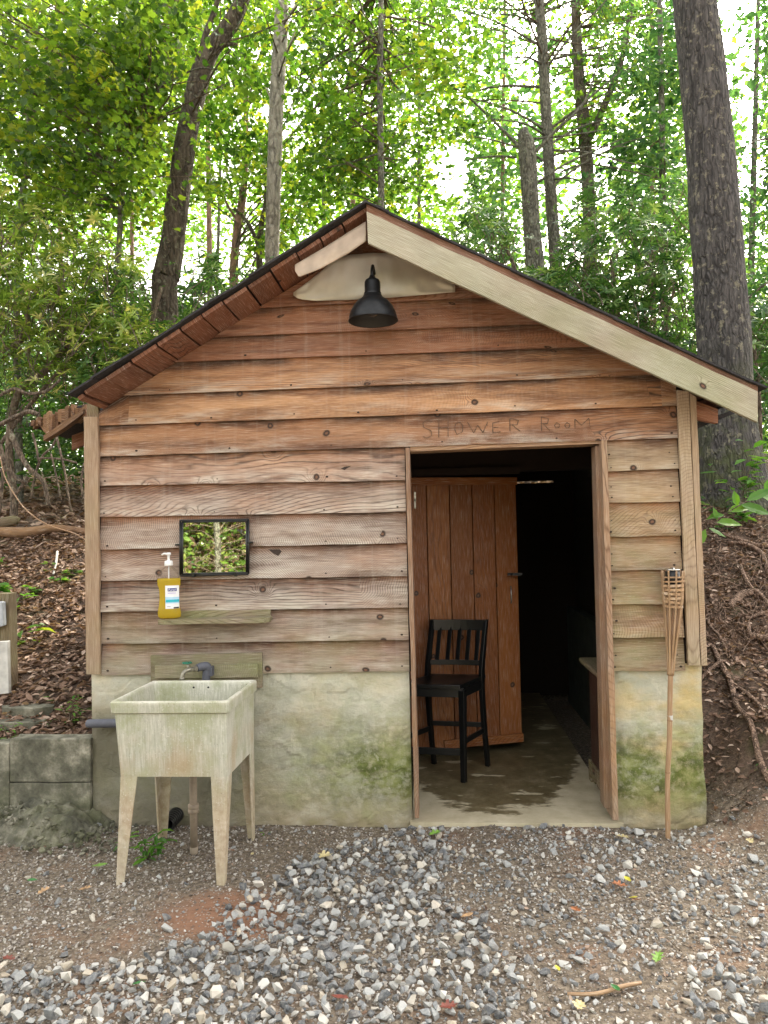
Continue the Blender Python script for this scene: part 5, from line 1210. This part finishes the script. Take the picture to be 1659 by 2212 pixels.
# branch with big leaves reaching in from the right
br=thing('leafy_branch',tuple(at(1700,1050,.9)),'low branch with large glossy leaves reaching over the right bank','branch')
m=MB(); pts=[at(1760,1020,1.0),at(1690,1052,.85),at(1630,1075,.8),at(1580,1102,.75),at(1545,1130,.75),at(1524,1145,.75)]; P,Q=spline(pts,[.008,.006,.005,.004,.003,.002],5); m.tube(P,Q,6,False); m.build('twig',M['stem'],br)
C=[];D=[];S=[]
for i,(px,py,dx,dy,s) in enumerate(((1524,1143,-.3,-.6,.12),(1530,1140,.9,-.5,.12),(1545,1128,1,-.05,.17),(1550,1124,-.2,.6,.09),(1572,1106,1,.25,.16),(1565,1112,-.9,-.1,.11),(1592,1094,-.1,.8,.10),(1600,1090,1,-.3,.20),(1612,1082,1,.5,.17),(1640,1070,1,-.3,.18),(1650,1064,.6,.8,.15),(1680,1050,.6,-.6,.16))):
    C.append(tuple(at(px,py,.76))); D.append((dx,rd.uniform(-.2,.1),dy)); S.append(s)
k=len(C); cloud('leaves',np.array(C),np.array(D),np.stack([RNG.normal(0,.3,k),-np.ones(k)*.7,np.ones(k)*.8],1),np.array(S),RNG.uniform(.3,1,k),OVAL,M['weed'],br)
# ------------------------------------------------------------------ trees
TRACKS=[([(356,640),(376,500),(397,330),(425,190),(452,115),(500,40)],5.9,34),([(589,560),(592,380),(598,200),(607,30)],6.9,30),([(824,440),(821,200),(823,0)],5.3,12),([(1158,520),(1143,400),(1133,275)],6.9,34),([(1195,430),(1180,250),(1165,0)],7.3,24),([(1268,330),(1252,180),(1245,40)],9.8,20),([(1620,900),(1560,700),(1522,200),(1500,0)],3.3,70),([(505,590),(522,420)],10.5,14)]
def hole(x,y): return (1552<x<1648 and y<190) or (1600<x<1640 and y<420) or (942<x<1012 and 318<y<425)
def hides(x,y,Y):
    if hole(x,y): return True
    for pts,Yt,w in TRACKS:
        if Y>Yt: continue
        for (ax,ay),(bx,by) in zip(pts,pts[1:]):
            L2=(bx-ax)**2+(by-ay)**2; t=max(0,min(1,((x-ax)*(bx-ax)+(y-ay)*(by-ay))/L2)); 
            if (x-ax-t*(bx-ax))**2+(y-ay-t*(by-ay))**2<(w+22)**2: return True
    return False
def sprays(blobs,seed,r_sp=.42,per=38,size=.085,flat=.055,tilt=.30,kind='maple'):
    """blobs: (px,py,rx,ry,Y0,Y1,n): sprays of leaves in ellipsoidal volumes"""
    g=np.random.default_rng(seed); C=[];D=[];N_=[];S=[];T=[];cs=[]
    for b in blobs:
        px,py,rx,ry,Y0,Y1,n=b
        for i in range(int(n)):
            a=g.uniform(0,6.283); q=math.sqrt(g.uniform(0,1))*(1+abs(g.normal(0,.28))); x=px+rx*q*math.cos(a); y=py+ry*q*math.sin(a); Y=g.uniform(Y0,Y1)
            if hides(x,y,Y) and g.uniform()<.9: continue
            c=np.array(tuple(at(x,y,Y))); 
            if c[2]<h(c[0],c[1])+.15: continue
            cs.append(c); r=r_sp*g.uniform(.6,1.35); tone=g.normal(0,.24)
            dr=g.uniform(0,6.283); out=np.array([math.cos(dr),math.sin(dr),0]); nrm=np.array([g.normal(0,.30),g.normal(0,.30),1.0]); nrm+=out*.25; nrm/=np.linalg.norm(nrm)
            if kind=='whorl':
                k=int(g.integers(6,10)); aa=np.arange(k)*6.283/k+g.uniform(0,1); ax=np.array([g.normal(0,.5),g.normal(0,.5)-.15,1.0]); ax/=np.linalg.norm(ax); e1=np.cross(ax,[1,0,.1]); e1/=np.linalg.norm(e1); e2=np.cross(ax,e1)
                dd=np.cos(aa)[:,None]*e1+np.sin(aa)[:,None]*e2+ax*g.uniform(-.15,.55,(k,1)); C.append(np.repeat(c[None],k,0)); D.append(dd); N_.append(np.repeat(ax[None],k,0)); S.append(size*g.uniform(.75,1.2,k)); T.append(np.clip(.45+tone+g.normal(0,.15,k),0,1)); continue
            k=int(per*g.uniform(.7,1.3)); u=g.uniform(-1,1,(k,2)); u=u[(u**2).sum(1)<1]; k=len(u)
            e1=np.cross(nrm,[0,1,0]); e1/=np.linalg.norm(e1); e2=np.cross(nrm,e1)
            # leaves sit along a few twigs of the spray
            pos=c+r*(u[:,:1]*e1+u[:,1:]*e2)+nrm*g.normal(0,flat,(k,1))*r*2-np.array([0,0,1])*((u**2).sum(1)[:,None]*r*.22)
            dd=(u[:,:1]*e1+u[:,1:]*e2)+g.normal(0,.5,(k,3))+np.array([0,0,-.25]); C.append(pos); D.append(dd)
            N_.append(nrm+g.normal(0,tilt,(k,3))); S.append(size*g.uniform(.6,1.25,k)); T.append(np.clip(.42+tone+g.normal(0,.18,k),0,1))
    C,D,N_,S,T=[np.concatenate(q) for q in (C,D,N_,S,T)]
    X,Y_,_=projn(C); keep=np.array([not(hides(X[i],Y_[i],C[i,1]+.0) and g.uniform()<.62) for i in range(len(C))])
    return [q[keep] for q in (C,D,N_,S,T)],cs
def ptrack(path,Y):
    P=[];Q=[]
    for q in path:
        p=at(q[0],q[1],Y+(q[3] if len(q)>3 else 0)); P.append(p); Q.append(q[2]*.5*(p-CAM).dot(FW)/F0)
    return P,Q
def to_ground(P,Q,flare=1.25):
    b=P[0]; g=h(b.x,b.y)
    if b.z>g: P=[Vector((b.x,b.y,g-.15)),Vector((b.x,b.y,g+min(.5,(b.z-g)*.4)))]+P; Q=[Q[0]*flare,Q[0]*1.06]+Q
    return P,Q
def tree(name,label,cat,path,Y,mat,limbs=(),blobs=(),seed=1,leaf='maple',tpl=None,size=.085,per=38,r_sp=.42,kind='maple',group=None,twig=.5,seg=14,rough=.10,tilt=.30,crown='crown'):
    P,Q=ptrack(path,Y); P,Q=to_ground(P,Q); base=P[0].copy(); base.z=h(base.x,base.y)
    root=thing(name,tuple(base),label,cat,group)
    PP_,QQ=spline(P,Q,6); m=MB(); m.tube(PP_,QQ,seg,True,rough,freq=2.0); m.build('trunk',M[mat],root)
    for lm in limbs:
        a,b=ptrack(lm,Y); a,b=spline(a,b,5); m=MB(); m.tube(a,b,8,True,rough*.7); m.build('limb',M[mat],root)
    if blobs:
        per=int(per*1.5); size=size*.85
        (C,D,N_,S,T),cs=sprays(blobs,seed,r_sp,per,size,kind=kind,tilt=tilt)
        cloud(crown,C,D,N_,S,T,tpl or MAPLE_LOW,M[leaf],root)
        # twigs carrying the sprays
        m=MB(); g=random.Random(seed); top=PP_
        for c in cs:
            if g.random()>twig: continue
            c=Vector(c); cand=[q for q in top if q.z<c.z+.3] or top; s=min(cand,key=lambda q:(q-c).length+max(0,q.z-c.z)*2)
            L_=(c-s).length
            if L_<.1 or L_>4.5: 
                s=c+Vector((g.uniform(-.6,.6),g.uniform(-.3,.5),-g.uniform(.1,.5))); L_=(c-s).length
            mid=s.lerp(c,.5)+Vector((g.uniform(-.1,.1),g.uniform(-.1,.1),g.uniform(-.02,.12)))*L_; r=min(.022,.005+L_*.006)
            a,b=spline([s,mid,c],[r,r*.65,.0025],4); m.tube(a,b,5,False)
        if m.v: m.build('branches',M['stem'],root)
    return root
# large trunk by the right corner
tree('oak_tree','massive dark-barked trunk rising behind the right corner of the shed','tree',[(1582,1060,158),(1577,1010,138),(1573,950,124),(1569,850,112),(1561,700,107),(1547,500,103),(1535,350,99),(1522,200,94),(1505,50,88),(1494,-60,84),(1470,-350,74)],2.9,'bark_big',limbs=[],blobs=[(1520,-250,200,120,2,5,26)],seed=21,leaf='cool',seg=28,rough=.07)
# leaning oak
tree('oak_tree','dark leaning tree behind the left roof slope, forking near the top','tree',[(356,640,56),(362,590,56),(376,500,50),(397,330,46),(425,190,43),(452,115,40),(492,60,34),(522,0,30),(560,-120,26),(590,-260,22)],5.5,'bark_oak',
  limbs=[[(452,125,20),(480,98,12),(514,96,5)],[(430,190,16),(440,90,14),(470,0,12),(480,-120,9)]],blobs=[(560,-60,170,90,4,7,40),(470,20,110,60,4,6.5,18),(370,420,46,60,4.6,5.6,7),(400,330,30,60,4.8,5.8,4)],seed=22,leaf='maple',tpl=MAPLE_LOW)
tree('pine_tree','pale grey scaly-barked trunk between the leaning tree and the gable','tree',[(589,640,31),(588,550,31),(592,380,32),(598,200,32),(607,60,30),(610,-60,28),(612,-250,24)],6.5,'bark_pale',
  limbs=[[(600,190,8),(622,110,5),(640,60,3)],[(596,240,5),(575,190,3)],[(606,60,7),(640,10,4)]],blobs=[(640,-80,130,90,5,8,26)],seed=23,leaf='yellowleaf')
tree('young_tree','thin dark straight trunk right above the gable peak','tree',[(824,520,14),(823,400,14),(821,200,13),(823,0,12),(826,-200,10)],5.0,'bark_gray',
  limbs=[[(822,330,5),(760,350,4),(690,365,3)],[(822,230,5),(770,215,4),(700,220,2)],[(822,110,5),(790,40,4),(770,-20,3)]],blobs=[(700,120,150,130,4,8,75),(730,330,130,80,4,7.5,46),(880,160,110,160,4.5,8,62),(660,250,90,150,5,8,40),(860,370,90,50,4.5,7,24)],seed=24,leaf='yellowleaf',tpl=MAPLE_LOW,size=.095)
tree('tree_snag','broken-topped grey trunk with split top behind the right roof slope','dead tree',[(1160,640,40),(1150,500,38),(1143,400,38),(1139,320,36),(1131,292,26),(1136,275,9)],6.5,'bark_gray',
  limbs=[[(1150,335,9),(1200,282,7),(1265,215,5),(1300,100,3)],[(1130,325,8),(1075,270,6),(1000,200,4),(965,190,2.5)],[(1115,340,6),(1060,338,4),(1000,348,2.5)],[(1160,395,6),(1230,350,5),(1345,300,3)],[(1150,300,5),(1230,292,4),(1310,280,2.5)]],seg=16,rough=.16)
dead=[]
g=random.Random(3)
for i in range(17):
    y0=g.uniform(-60,420); s=g.choice((-1,1)); L_=g.uniform(90,260); up_=g.uniform(-.15,.75) if s>0 else g.uniform(-.1,.5); dY=g.uniform(-1.0,1.0)
    x0=1165+(y0/420)*25
    dead.append([(x0,y0,6,0),(x0+s*L_*.35,y0-L_*.35*up_-6,4.4,dY*.4),(x0+s*L_*.7,y0-L_*.7*up_+4,3,dY*.8),(x0+s*L_,y0-L_*up_*.9+12,1.8,dY)])
dead+=[[(1180,188,7),(1080,186,5),(1010,200,3.5),(950,196,2)],[(1185,140,7),(1240,70,5),(1310,0,4),(1340,-60,3)],[(1198,128,6),(1280,105,4),(1360,88,2.5)],[(1200,285,6),(1270,215,5),(1340,155,3)],[(1210,372,5),(1280,355,4),(1440,388,2.5)]]
tree('pine_tree','straight pine trunk full of bare twiggy branches right of centre','tree',[(1203,620,27),(1190,420,25),(1180,250,24),(1172,100,22),(1165,0,20),(1158,-200,16)],7.0,'bark_gray',limbs=dead,blobs=[(1060,90,110,110,6,9,34),(1290,80,110,110,6,9,36),(1130,-60,200,80,5,9,34)],seed=25,leaf='cool',tpl=LONG,size=.11,per=44)
tree('ivy_tree','forked trunk wrapped in ivy between the bare pine and the massive trunk','tree',[(1272,440,28),(1264,310,27),(1252,180,25),(1245,60,21),(1240,-100,16)],10.0,'bark_oak',
  limbs=[[(1265,312,16),(1300,240,15),(1345,120,13),(1372,-50,10)]],blobs=[(1255,240,14,70,9.6,10.0,16),(1370,60,110,110,9,12,44),(1290,-60,130,70,8,12,24),(1400,260,80,90,9,12,22)],seed=26,leaf='yellowleaf',size=.12,r_sp=.4)
tree('maple_sapling','slender slanting maple under the bright canopy at the upper left','tree',[(246,700,13),(258,520,12),(266,370,12),(300,290,11),(345,190,9),(375,140,8),(392,70,6),(400,-20,5)],4.6,'bark_gray',
  limbs=[[(300,290,6),(230,230,5),(180,150,4),(140,80,3)],[(345,190,5),(420,150,4),(470,150,3)],[(266,370,6),(190,330,4),(100,330,3)],[(262,450,6),(200,440,5),(130,420,3)],[(330,215,5),(280,212,4),(220,222,3),(160,226,2)],[(372,140,5),(330,100,4),(300,40,3)],[(290,310,4),(350,255,4),(400,240,3)]],blobs=[(110,60,220,110,2.6,5.5,70),(330,70,150,100,3,5.5,50),(100,240,190,90,3,5.5,50),(300,240,140,70,3.2,5.2,34),(460,230,90,90,3.5,5.5,20),(200,370,190,50,3.2,5,32)],seed=27,leaf='maple',tpl=MAPLE,size=.095,per=34)
tree('maple_tree','thin tree at the far upper left with a branching dark stem','tree',[(40,900,16),(36,700,15),(44,480,14),(60,300,13),(65,150,12),(70,60,12),(90,-60,10)],6.5,'bark_gray',
  limbs=[[(60,300,7),(100,180,6),(160,120,5),(215,90,3)],[(60,200,6),(20,110,5),(-20,50,4)]],blobs=[(60,330,150,120,5.5,8,52),(250,130,160,140,6,8.5,60),(0,120,120,150,5,8,36),(260,400,160,60,5.5,8,34)],seed=28,leaf='maple',tpl=MAPLE_LOW,size=.10)
tree('maple_tree','bright green maple filling the gap left of the gable behind the leaning tree','tree',[(505,640,20),(510,520,18),(525,420,16),(530,330,12),(532,150,10)],11,'bark_far',limbs=[[(515,480,8),(490,440,5),(480,400,3)]],blobs=[(500,120,130,130,8,12,60),(480,330,110,80,8,12,34),(640,420,110,60,8,12,26),(540,520,60,30,8,12,7)],seed=29,leaf='yellowleaf',size=.13,r_sp=.5)
tree('forked_tree','small dark forked tree just left of the pale scaly trunk','tree',[(562,620,15),(560,540,15),(566,480,12),(575,430,10),(573,380,8),(570,300,6)],9,'bark_oak',limbs=[[(558,530,10),(535,480,8),(505,450,5)],[(556,560,5),(530,545,3)]],blobs=[(560,300,60,60,8,10,12)],seed=30,leaf='yellowleaf',size=.11)
FG='slender trunks standing far back in the woods'
for i,(x,w_,Y,mt,lb) in enumerate(((452,12,14,'bark_far','pinkish trunk seen low between the leaning tree and the forked tree'),(472,7,15,'bark_gray','thin grey pole trunk beside the pinkish one'),(762,13,13,'bark_far','reddish trunk behind the leaves left of the gable peak'),
    (585-300,9,13,'bark_far','thin reddish trunk behind the left bushes'),(700,8,16,'bark_gray','narrow trunk glimpsed above the left roof slope'),(905,8,15,'bark_gray','narrow trunk glimpsed right of the gable peak'),(1410,12,13,'bark_far','pale trunk close to the left of the massive trunk'),(1085,9,16,'bark_far','thin pale trunk left of the broken snag'),(1625,14,9,'bark_gray','thin trunk right of the massive trunk'),(130,10,12,'bark_far','thin trunk behind the left shrubs'))):
    dx=g.uniform(-14,14)
    tree('forest_tree',lb,'tree',[(x-dx*.3,700,w_*1.1),(x,500,w_),(x+dx*.5,250,w_*.85),(x+dx,0,w_*.7),(x+dx*1.3,-200,w_*.5)],Y,mt,blobs=[(x+g.uniform(-60,60),g.uniform(20,330),120,110,Y-1.5,Y+2,24),(x+g.uniform(-60,60),g.uniform(-60,150),130,100,Y-1.5,Y+2,20)],seed=40+i,leaf=g.choice(('yellowleaf','maple','yellowleaf')) if x<1000 else g.choice(('yellowleaf','cool')),tpl=QUAD,size=.17,r_sp=.62,per=34,group=FG,seg=8,twig=.1)
tree('hemlock_tree','blue-green foliage of a tree overhanging the right edge behind the massive trunk','tree',[(1720,1000,40),(1715,700,38),(1712,400,34),(1715,0,28),(1715,-200,22)],4.5,'bark_oak',limbs=[[(1714,330,8),(1660,300,5),(1600,320,3)],[(1714,600,8),(1660,610,5),(1610,650,3)]],blobs=[(1665,150,50,190,3.8,6,34),(1650,430,50,110,4,6,20),(1640,640,42,110,4,6,22),(1655,850,40,120,4,6.5,22),(1700,-50,120,90,3.5,6,22)],seed=31,leaf='cool',tpl=OVAL,size=.10)
tree('forest_tree','leafy tree filling the space left of the massive trunk','tree',[(1440,900,16),(1435,600,15),(1430,300,13),(1425,0,10)],8,'bark_gray',blobs=[(1420,420,60,110,7,9.5,26),(1380,330,80,70,7,10,16),(1440,120,40,130,7,9.5,14)],seed=33,leaf='cool',size=.11)
for x,Y,w_,mt,lf,lb in ((-260,6.5,34,'bark_oak','maple','stout tree beyond the left edge, past the maples'),(-520,8,26,'bark_gray','yellowleaf','grey tree well beyond the left edge of the yard'),(-760,6,30,'bark_oak','maple','dark tree farthest out on the left'),(1960,6,30,'bark_oak','cool','dark tree beyond the right edge on the bank'),(2250,8,28,'bark_gray','maple','grey tree farthest out on the right')):
    tree('forest_tree',lb,'tree',[(x,900,w_*1.1),(x+5,600,w_),(x-6,300,w_*.9),(x+4,0,w_*.8),(x,-200,w_*.6)],Y,mt,blobs=[(x,60,260,190,Y-2,Y+3,60),(x+60,420,200,150,Y-1,Y+3,36)],seed=90+int(Y)+abs(x)%7,leaf=lf,tpl=QUAD,size=.19,r_sp=.7,per=34,seg=10,twig=.1,group='trees around the clearing')
# rhododendrons: whorls of long leathery leaves on twisting stems
def rhodo(label,stems,Y,blobs,seed,leaf,size=.105,group='rhododendron thickets'):
    P,Q=ptrack(stems[0],Y); P,Q=to_ground(P,Q,1.1); base=P[0].copy(); base.z=h(base.x,base.y); root=thing('rhododendron',tuple(base),label,'shrub',group)
    for k,s in enumerate(stems):
        a,b=(P,Q) if k==0 else ptrack(s,Y)
        a,b=spline(a,b,6); m=MB(); m.tube(a,b,9,True,.15); m.build('stem',M['stem'],root)
    blobs=[b[:6]+(int(b[6]*1.15),) for b in blobs]
    (C,D,N_,S,T),cs=sprays(blobs,seed,size=size,kind='whorl'); cloud('foliage',C,D,N_,S,T,LONG,M[leaf],root)
    m=MB(); gg=random.Random(seed)
    for c in cs:
        if gg.random()>.30: continue
        c=Vector(c); b=c+Vector((gg.uniform(-.3,.3),gg.uniform(-.2,.3),-gg.uniform(.2,.55))); a,q=spline([b,b.lerp(c,.5)+Vector((gg.uniform(-.06,.06),0,.03)),c],[.006,.005,.003],3); m.tube(a,q,5,False)
    m.build('twigs',M['stem'],root)
rhodo('sunlit pale-leaved rhododendron at the left edge above the rotten eave',[[(30,1070,16),(20,960,16),(40,850,15),(110,790,13),(180,700,10)],[(0,960,8),(60,880,9),(120,810,8),(160,760,6)],[(-10,770,20),(30,750,16),(60,700,12),(50,640,9)]],4.4,
  [(70,560,150,110,3.2,5.8,420),(200,640,150,90,3.2,5.6,330),(60,740,140,90,3.4,5.8,300),(240,740,110,70,3.2,5.0,190),(-60,640,90,180,3.5,6,160)],51,'rhodo')
rhodo('greener rhododendron hugging the left roof slope',[[(330,900,12),(320,760,12),(330,690,10),(350,620,7)]],4.2,[(330,640,110,60,3.3,5.2,170),(440,595,90,35,3.3,5,90),(540,575,60,26,3.5,5,46),(240,800,70,40,3.3,4.6,60),(400,540,60,40,4.2,6,36)],52,'rhodo_r')
rhodo('dark rhododendron behind the right roof slope near the broken snag',[[(1130,700,10),(1120,620,10),(1105,560,8),(1080,520,5)],[(1180,680,8),(1200,600,7),(1190,540,5)]],4.6,[(1130,560,130,80,3.6,5.6,260),(1050,510,80,50,4,5.6,70),(1220,640,100,50,3.6,5.4,150),(1100,430,90,60,4.5,6,50)],53,'rhodo_r',.10)
rhodo('deep green rhododendron between the snag and the massive trunk',[[(1350,820,12),(1340,720,12),(1330,640,9),(1320,560,6)],[(1360,760,8),(1400,680,7),(1420,600,5)],[(1450,800,7),(1440,700,6),(1460,620,4)]],4.6,[(1330,560,130,90,3.6,6,310),(1420,660,90,90,3.6,5.8,230),(1440,480,60,80,4,6,100),(1300,700,90,50,3.6,5.4,120),(1460,760,50,50,3.6,5.2,70),(1290,450,110,50,4.5,6.4,90)],54,'rhodo_r',.10)
rhodo('shrub leaves showing to the right of the massive trunk',[[(1640,860,8),(1635,800,8),(1628,740,6)]],3.8,[(1640,780,34,60,3.4,4.8,50),(1650,700,30,60,3.4,4.8,30)],55,'rhodo_r',.12)
# bare twisting stems of the thicket on the left bank
SG='bare crooked stems on the left bank'
for pts,w_,Y,lb in (([(-20,925),(0,917),(37,899),(61,889),(84,896)],12,1.6,'thick smooth limb pointing at the rotten eave'),([(20,930),(54,1000),(74,1022),(93,1040),(101,1067),(105,1092)],12,3.0,'sunlit crooked stem bending down to the left bank'),
   ([(123,945),(138,1009),(146,1060),(154,1106)],5,2.6,'straight pale pole right of the crooked stem'),([(110,980),(122,1030),(132,1080)],4,2.8,'shorter pole between the crooked stem and the pale pole'),
   ([(130,930),(112,965),(92,985),(78,1020),(66,1078)],6,3.0,'dark bent stem crossing behind the crooked one'),([(80,990),(110,990),(140,993),(166,1000)],5,2.9,'dark level branch reaching the corner post'),
   ([(0,960),(8,1000),(3,1060),(-2,1110)],9,2.6,'leaning stem at the photo edge on the left bank'),([(-10,1020),(20,1015),(36,1035),(60,1042)],8,3.0,'low arched stem left of the crooked one'),([(60,1030),(40,1060),(20,1080),(0,1085)],8,3.2,'dark fallen stem sloping behind the arched one'),
   ([(182,1000),(176,1040),(180,1080)],6,3.0,'dark stem beside the left corner board'),([(-10,860),(30,840),(60,850),(100,845),(130,820)],8,3.4,'mossy limb under the sunlit rhododendron'),([(70,935),(78,965),(84,1000)],5,2.0,'dark hanging twig below the thick limb')):
    strand('crooked_stem',[(p[0],p[1],w_*(1-.25*i/len(pts))) for i,p in enumerate(pts)],lb,'stem','stem',SG,Y=Y,rough=.18,n=6)
# distant woods, one mass
def mass(name,n,xr_,yr_,zr,size,leaf,label,seed,gap=.0,tpl=QUAD):
    gg=np.random.default_rng(seed); x=gg.uniform(*xr_,n*2); y=gg.uniform(*yr_,n*2); gz=np.interp(y,[3.2,16,60],[1.75,3.9,1.3]); z=gz+gg.uniform(zr[0],zr[1],n*2)
    keep=[]; 
    for i in range(n*2):
        v=noise.noise((x[i]*.32,y[i]*.18,z[i]*.42)); 
        if v>-.08+gap: keep.append(i)
        if len(keep)>=n: break
    keep=np.array(keep); X_,Y_,_=projn(np.stack([x,y,z],1)); keep=np.array([i for i in keep if not(hole(X_[i],Y_[i]) and gg.uniform()<.88)]); C=np.stack([x,y,z],1)[keep]; k=len(C); D=gg.normal(0,1,(k,3)); D[:,2]*=.4; N_=gg.normal(0,.6,(k,3)); N_[:,2]+=.8
    o=cloud(name,C,D,N_,gg.uniform(size*.6,size*1.4,k),np.clip(gg.normal(.45,.2,k),0,1),tpl,M[leaf]); return tag(o,label,'woods',kind='stuff')
mass('distant_woods',115000,(-30,26),(17,32),(-.5,15),.25,'yellowleaf','far bright green woods showing through the nearer trees',61,-.03)
mass('distant_woods',16000,(1,16),(12,20),(0,10),.20,'cool','far blue-green woods behind the bare pine',65,-.02)
mass('undergrowth',9000,(-16,14),(11,17),(0,2.6),.20,'rhodo_r','dark undergrowth along the far edge of the slope',62,-.1)
mass('undergrowth',22000,(-11,-2.2),(6.0,11),(0.0,3.0),.17,'rhodo_r','dim undergrowth behind the crooked stems on the left',63,-.1,LONG)
mass('undergrowth',6000,(2.6,8),(5.0,10),(0.1,2.6),.13,'rhodo_r','dim undergrowth behind the massive trunk',64,-.1,LONG)
# woods across the yard, seen in the mirror
def back_tree(x,y,lb,r=.11,nb=60,seed=70,leaf='cool'):
    root=thing('forest_tree',(x,y,0),lb,'tree','trees across the yard seen in the mirror'); gg=random.Random(seed)
    pts=[(x,y,-.1),(x+.03,y,1.2),(x-.04,y,3),(x+.1,y,6)]; a,b=spline(pts,[r*1.2,r,r*.85,r*.5],5); m=MB(); m.tube(a,b,10,True,.1); m.build('trunk',M['bark_gray'],root)
    m=MB(); C=[];D=[];S=[]
    for i in range(nb):
        z=gg.uniform(.6,5); a_=gg.uniform(0,6.28); L_=gg.uniform(.5,1.8); p0=Vector((x,y,z)); p1=p0+Vector((math.cos(a_)*L_,math.sin(a_)*L_,gg.uniform(-.1,.6))); a,b=spline([p0,p0.lerp(p1,.5)+Vector((0,0,.1)),p1],[.011,.008,.004],3); m.tube(a,b,5,False)
        for j in range(26 if z>2.0 else 3): C.append(tuple(p1+Vector((gg.gauss(0,.25),gg.gauss(0,.25),gg.gauss(0,.08))))); D.append((gg.gauss(0,1),gg.gauss(0,1),-.2)); S.append(gg.uniform(.06,.11))
    m.build('branches',M['stem'],root); k=len(C); cloud('crown',np.array(C),np.array(D),np.stack([RNG.normal(0,.4,k),RNG.normal(0,.4,k),np.ones(k)],1),np.array(S),RNG.uniform(.1,.9,k),MAPLE_LOW,M[leaf],root)
back_tree(-4.2,-10.2,'thin bare-branched tree reflected in the middle of the mirror',.06,70,71); back_tree(-3.3,-11.5,'tree reflected near the right side of the mirror',.10,50,72,'maple'); back_tree(-5.6,-11.8,'tree reflected beyond the left side of the mirror',.12,50,73,'cool')
mm_=lambda n,xr_,yr_,zr,s,leaf,lb,seed: mass('undergrowth',n,xr_,yr_,zr,s,leaf,lb,seed,-.2,LONG)
gg=np.random.default_rng(80); n=24000; C=np.stack([gg.uniform(-9.5,.5,n),gg.uniform(-15,-11.2,n),gg.uniform(0,4.2,n)],1); D=gg.normal(0,1,(n,3)); N_=gg.normal(0,.6,(n,3)); N_[:,2]+=.8
o=cloud('undergrowth',C,D,N_,gg.uniform(.10,.22,n),np.clip(gg.normal(.25,.2,n),0,1),OVAL,M['litter']); tag(o,'brown thicket across the yard reflected in the mirror','woods',kind='stuff')
C2=C+np.array([.1,.6,.1]); k=len(C2)
o=cloud('undergrowth',C2,D,N_,gg.uniform(.08,.20,k),np.clip(gg.normal(.5,.2,k),0,1),OVAL,M['rhodo']); tag(o,'thicket across the yard reflected in the mirror','woods',kind='stuff')
# ------------------------------------------------------------------ light
SUN_EL, SUN_AZ = R(40), R(28)      # azimuth clockwise from +y
w=NT('World',True); SC.world=w.m
sky=w.n('ShaderNodeTexSky',sky_type='NISHITA'); sky.sun_disc=False; sky.sun_elevation=SUN_EL; sky.sun_rotation=SUN_AZ; sky.dust_density=5; sky.air_density=1.0; sky.ozone_density=.5
hs=w.n('ShaderNodeHueSaturation',{'Color':sky.outputs[0],'Saturation':.22})
bg=w.n('ShaderNodeBackground',{0:w.mix(1.0,hs.outputs[0],(1.05,1.0,.91),'MULTIPLY'),1:.15}); w.n('ShaderNodeOutputWorld',{0:bg.outputs[0]})
sl=bpy.data.lights.new('sun','SUN'); sl.energy=3.2; sl.angle=R(2.5); sl.color=(1,.90,.72)
so=bpy.data.objects.new('sun',sl); COL.objects.link(so)
dv=Vector((math.sin(SUN_AZ)*math.cos(SUN_EL),math.cos(SUN_AZ)*math.cos(SUN_EL),math.sin(SUN_EL)))
so.rotation_euler=(-dv).to_track_quat('-Z','Y').to_euler(); so.location=(4,8,12)
SC.view_settings.view_transform='Standard'; SC.view_settings.look='None'; SC.view_settings.exposure=2.62; SC.view_settings.gamma=1; SC.view_settings.use_curve_mapping=False
SC.render.engine='CYCLES'; cy=SC.cycles
cy.max_bounces=7; cy.diffuse_bounces=3; cy.glossy_bounces=3; cy.transmission_bounces=6; cy.transparent_max_bounces=8; cy.caustics_reflective=False; cy.caustics_refractive=False; cy.use_denoising=True; cy.use_adaptive_sampling=True; cy.adaptive_threshold=.02
try: cy.denoiser='OPENIMAGEDENOISE'
except Exception: pass
cy.sample_clamp_indirect=8
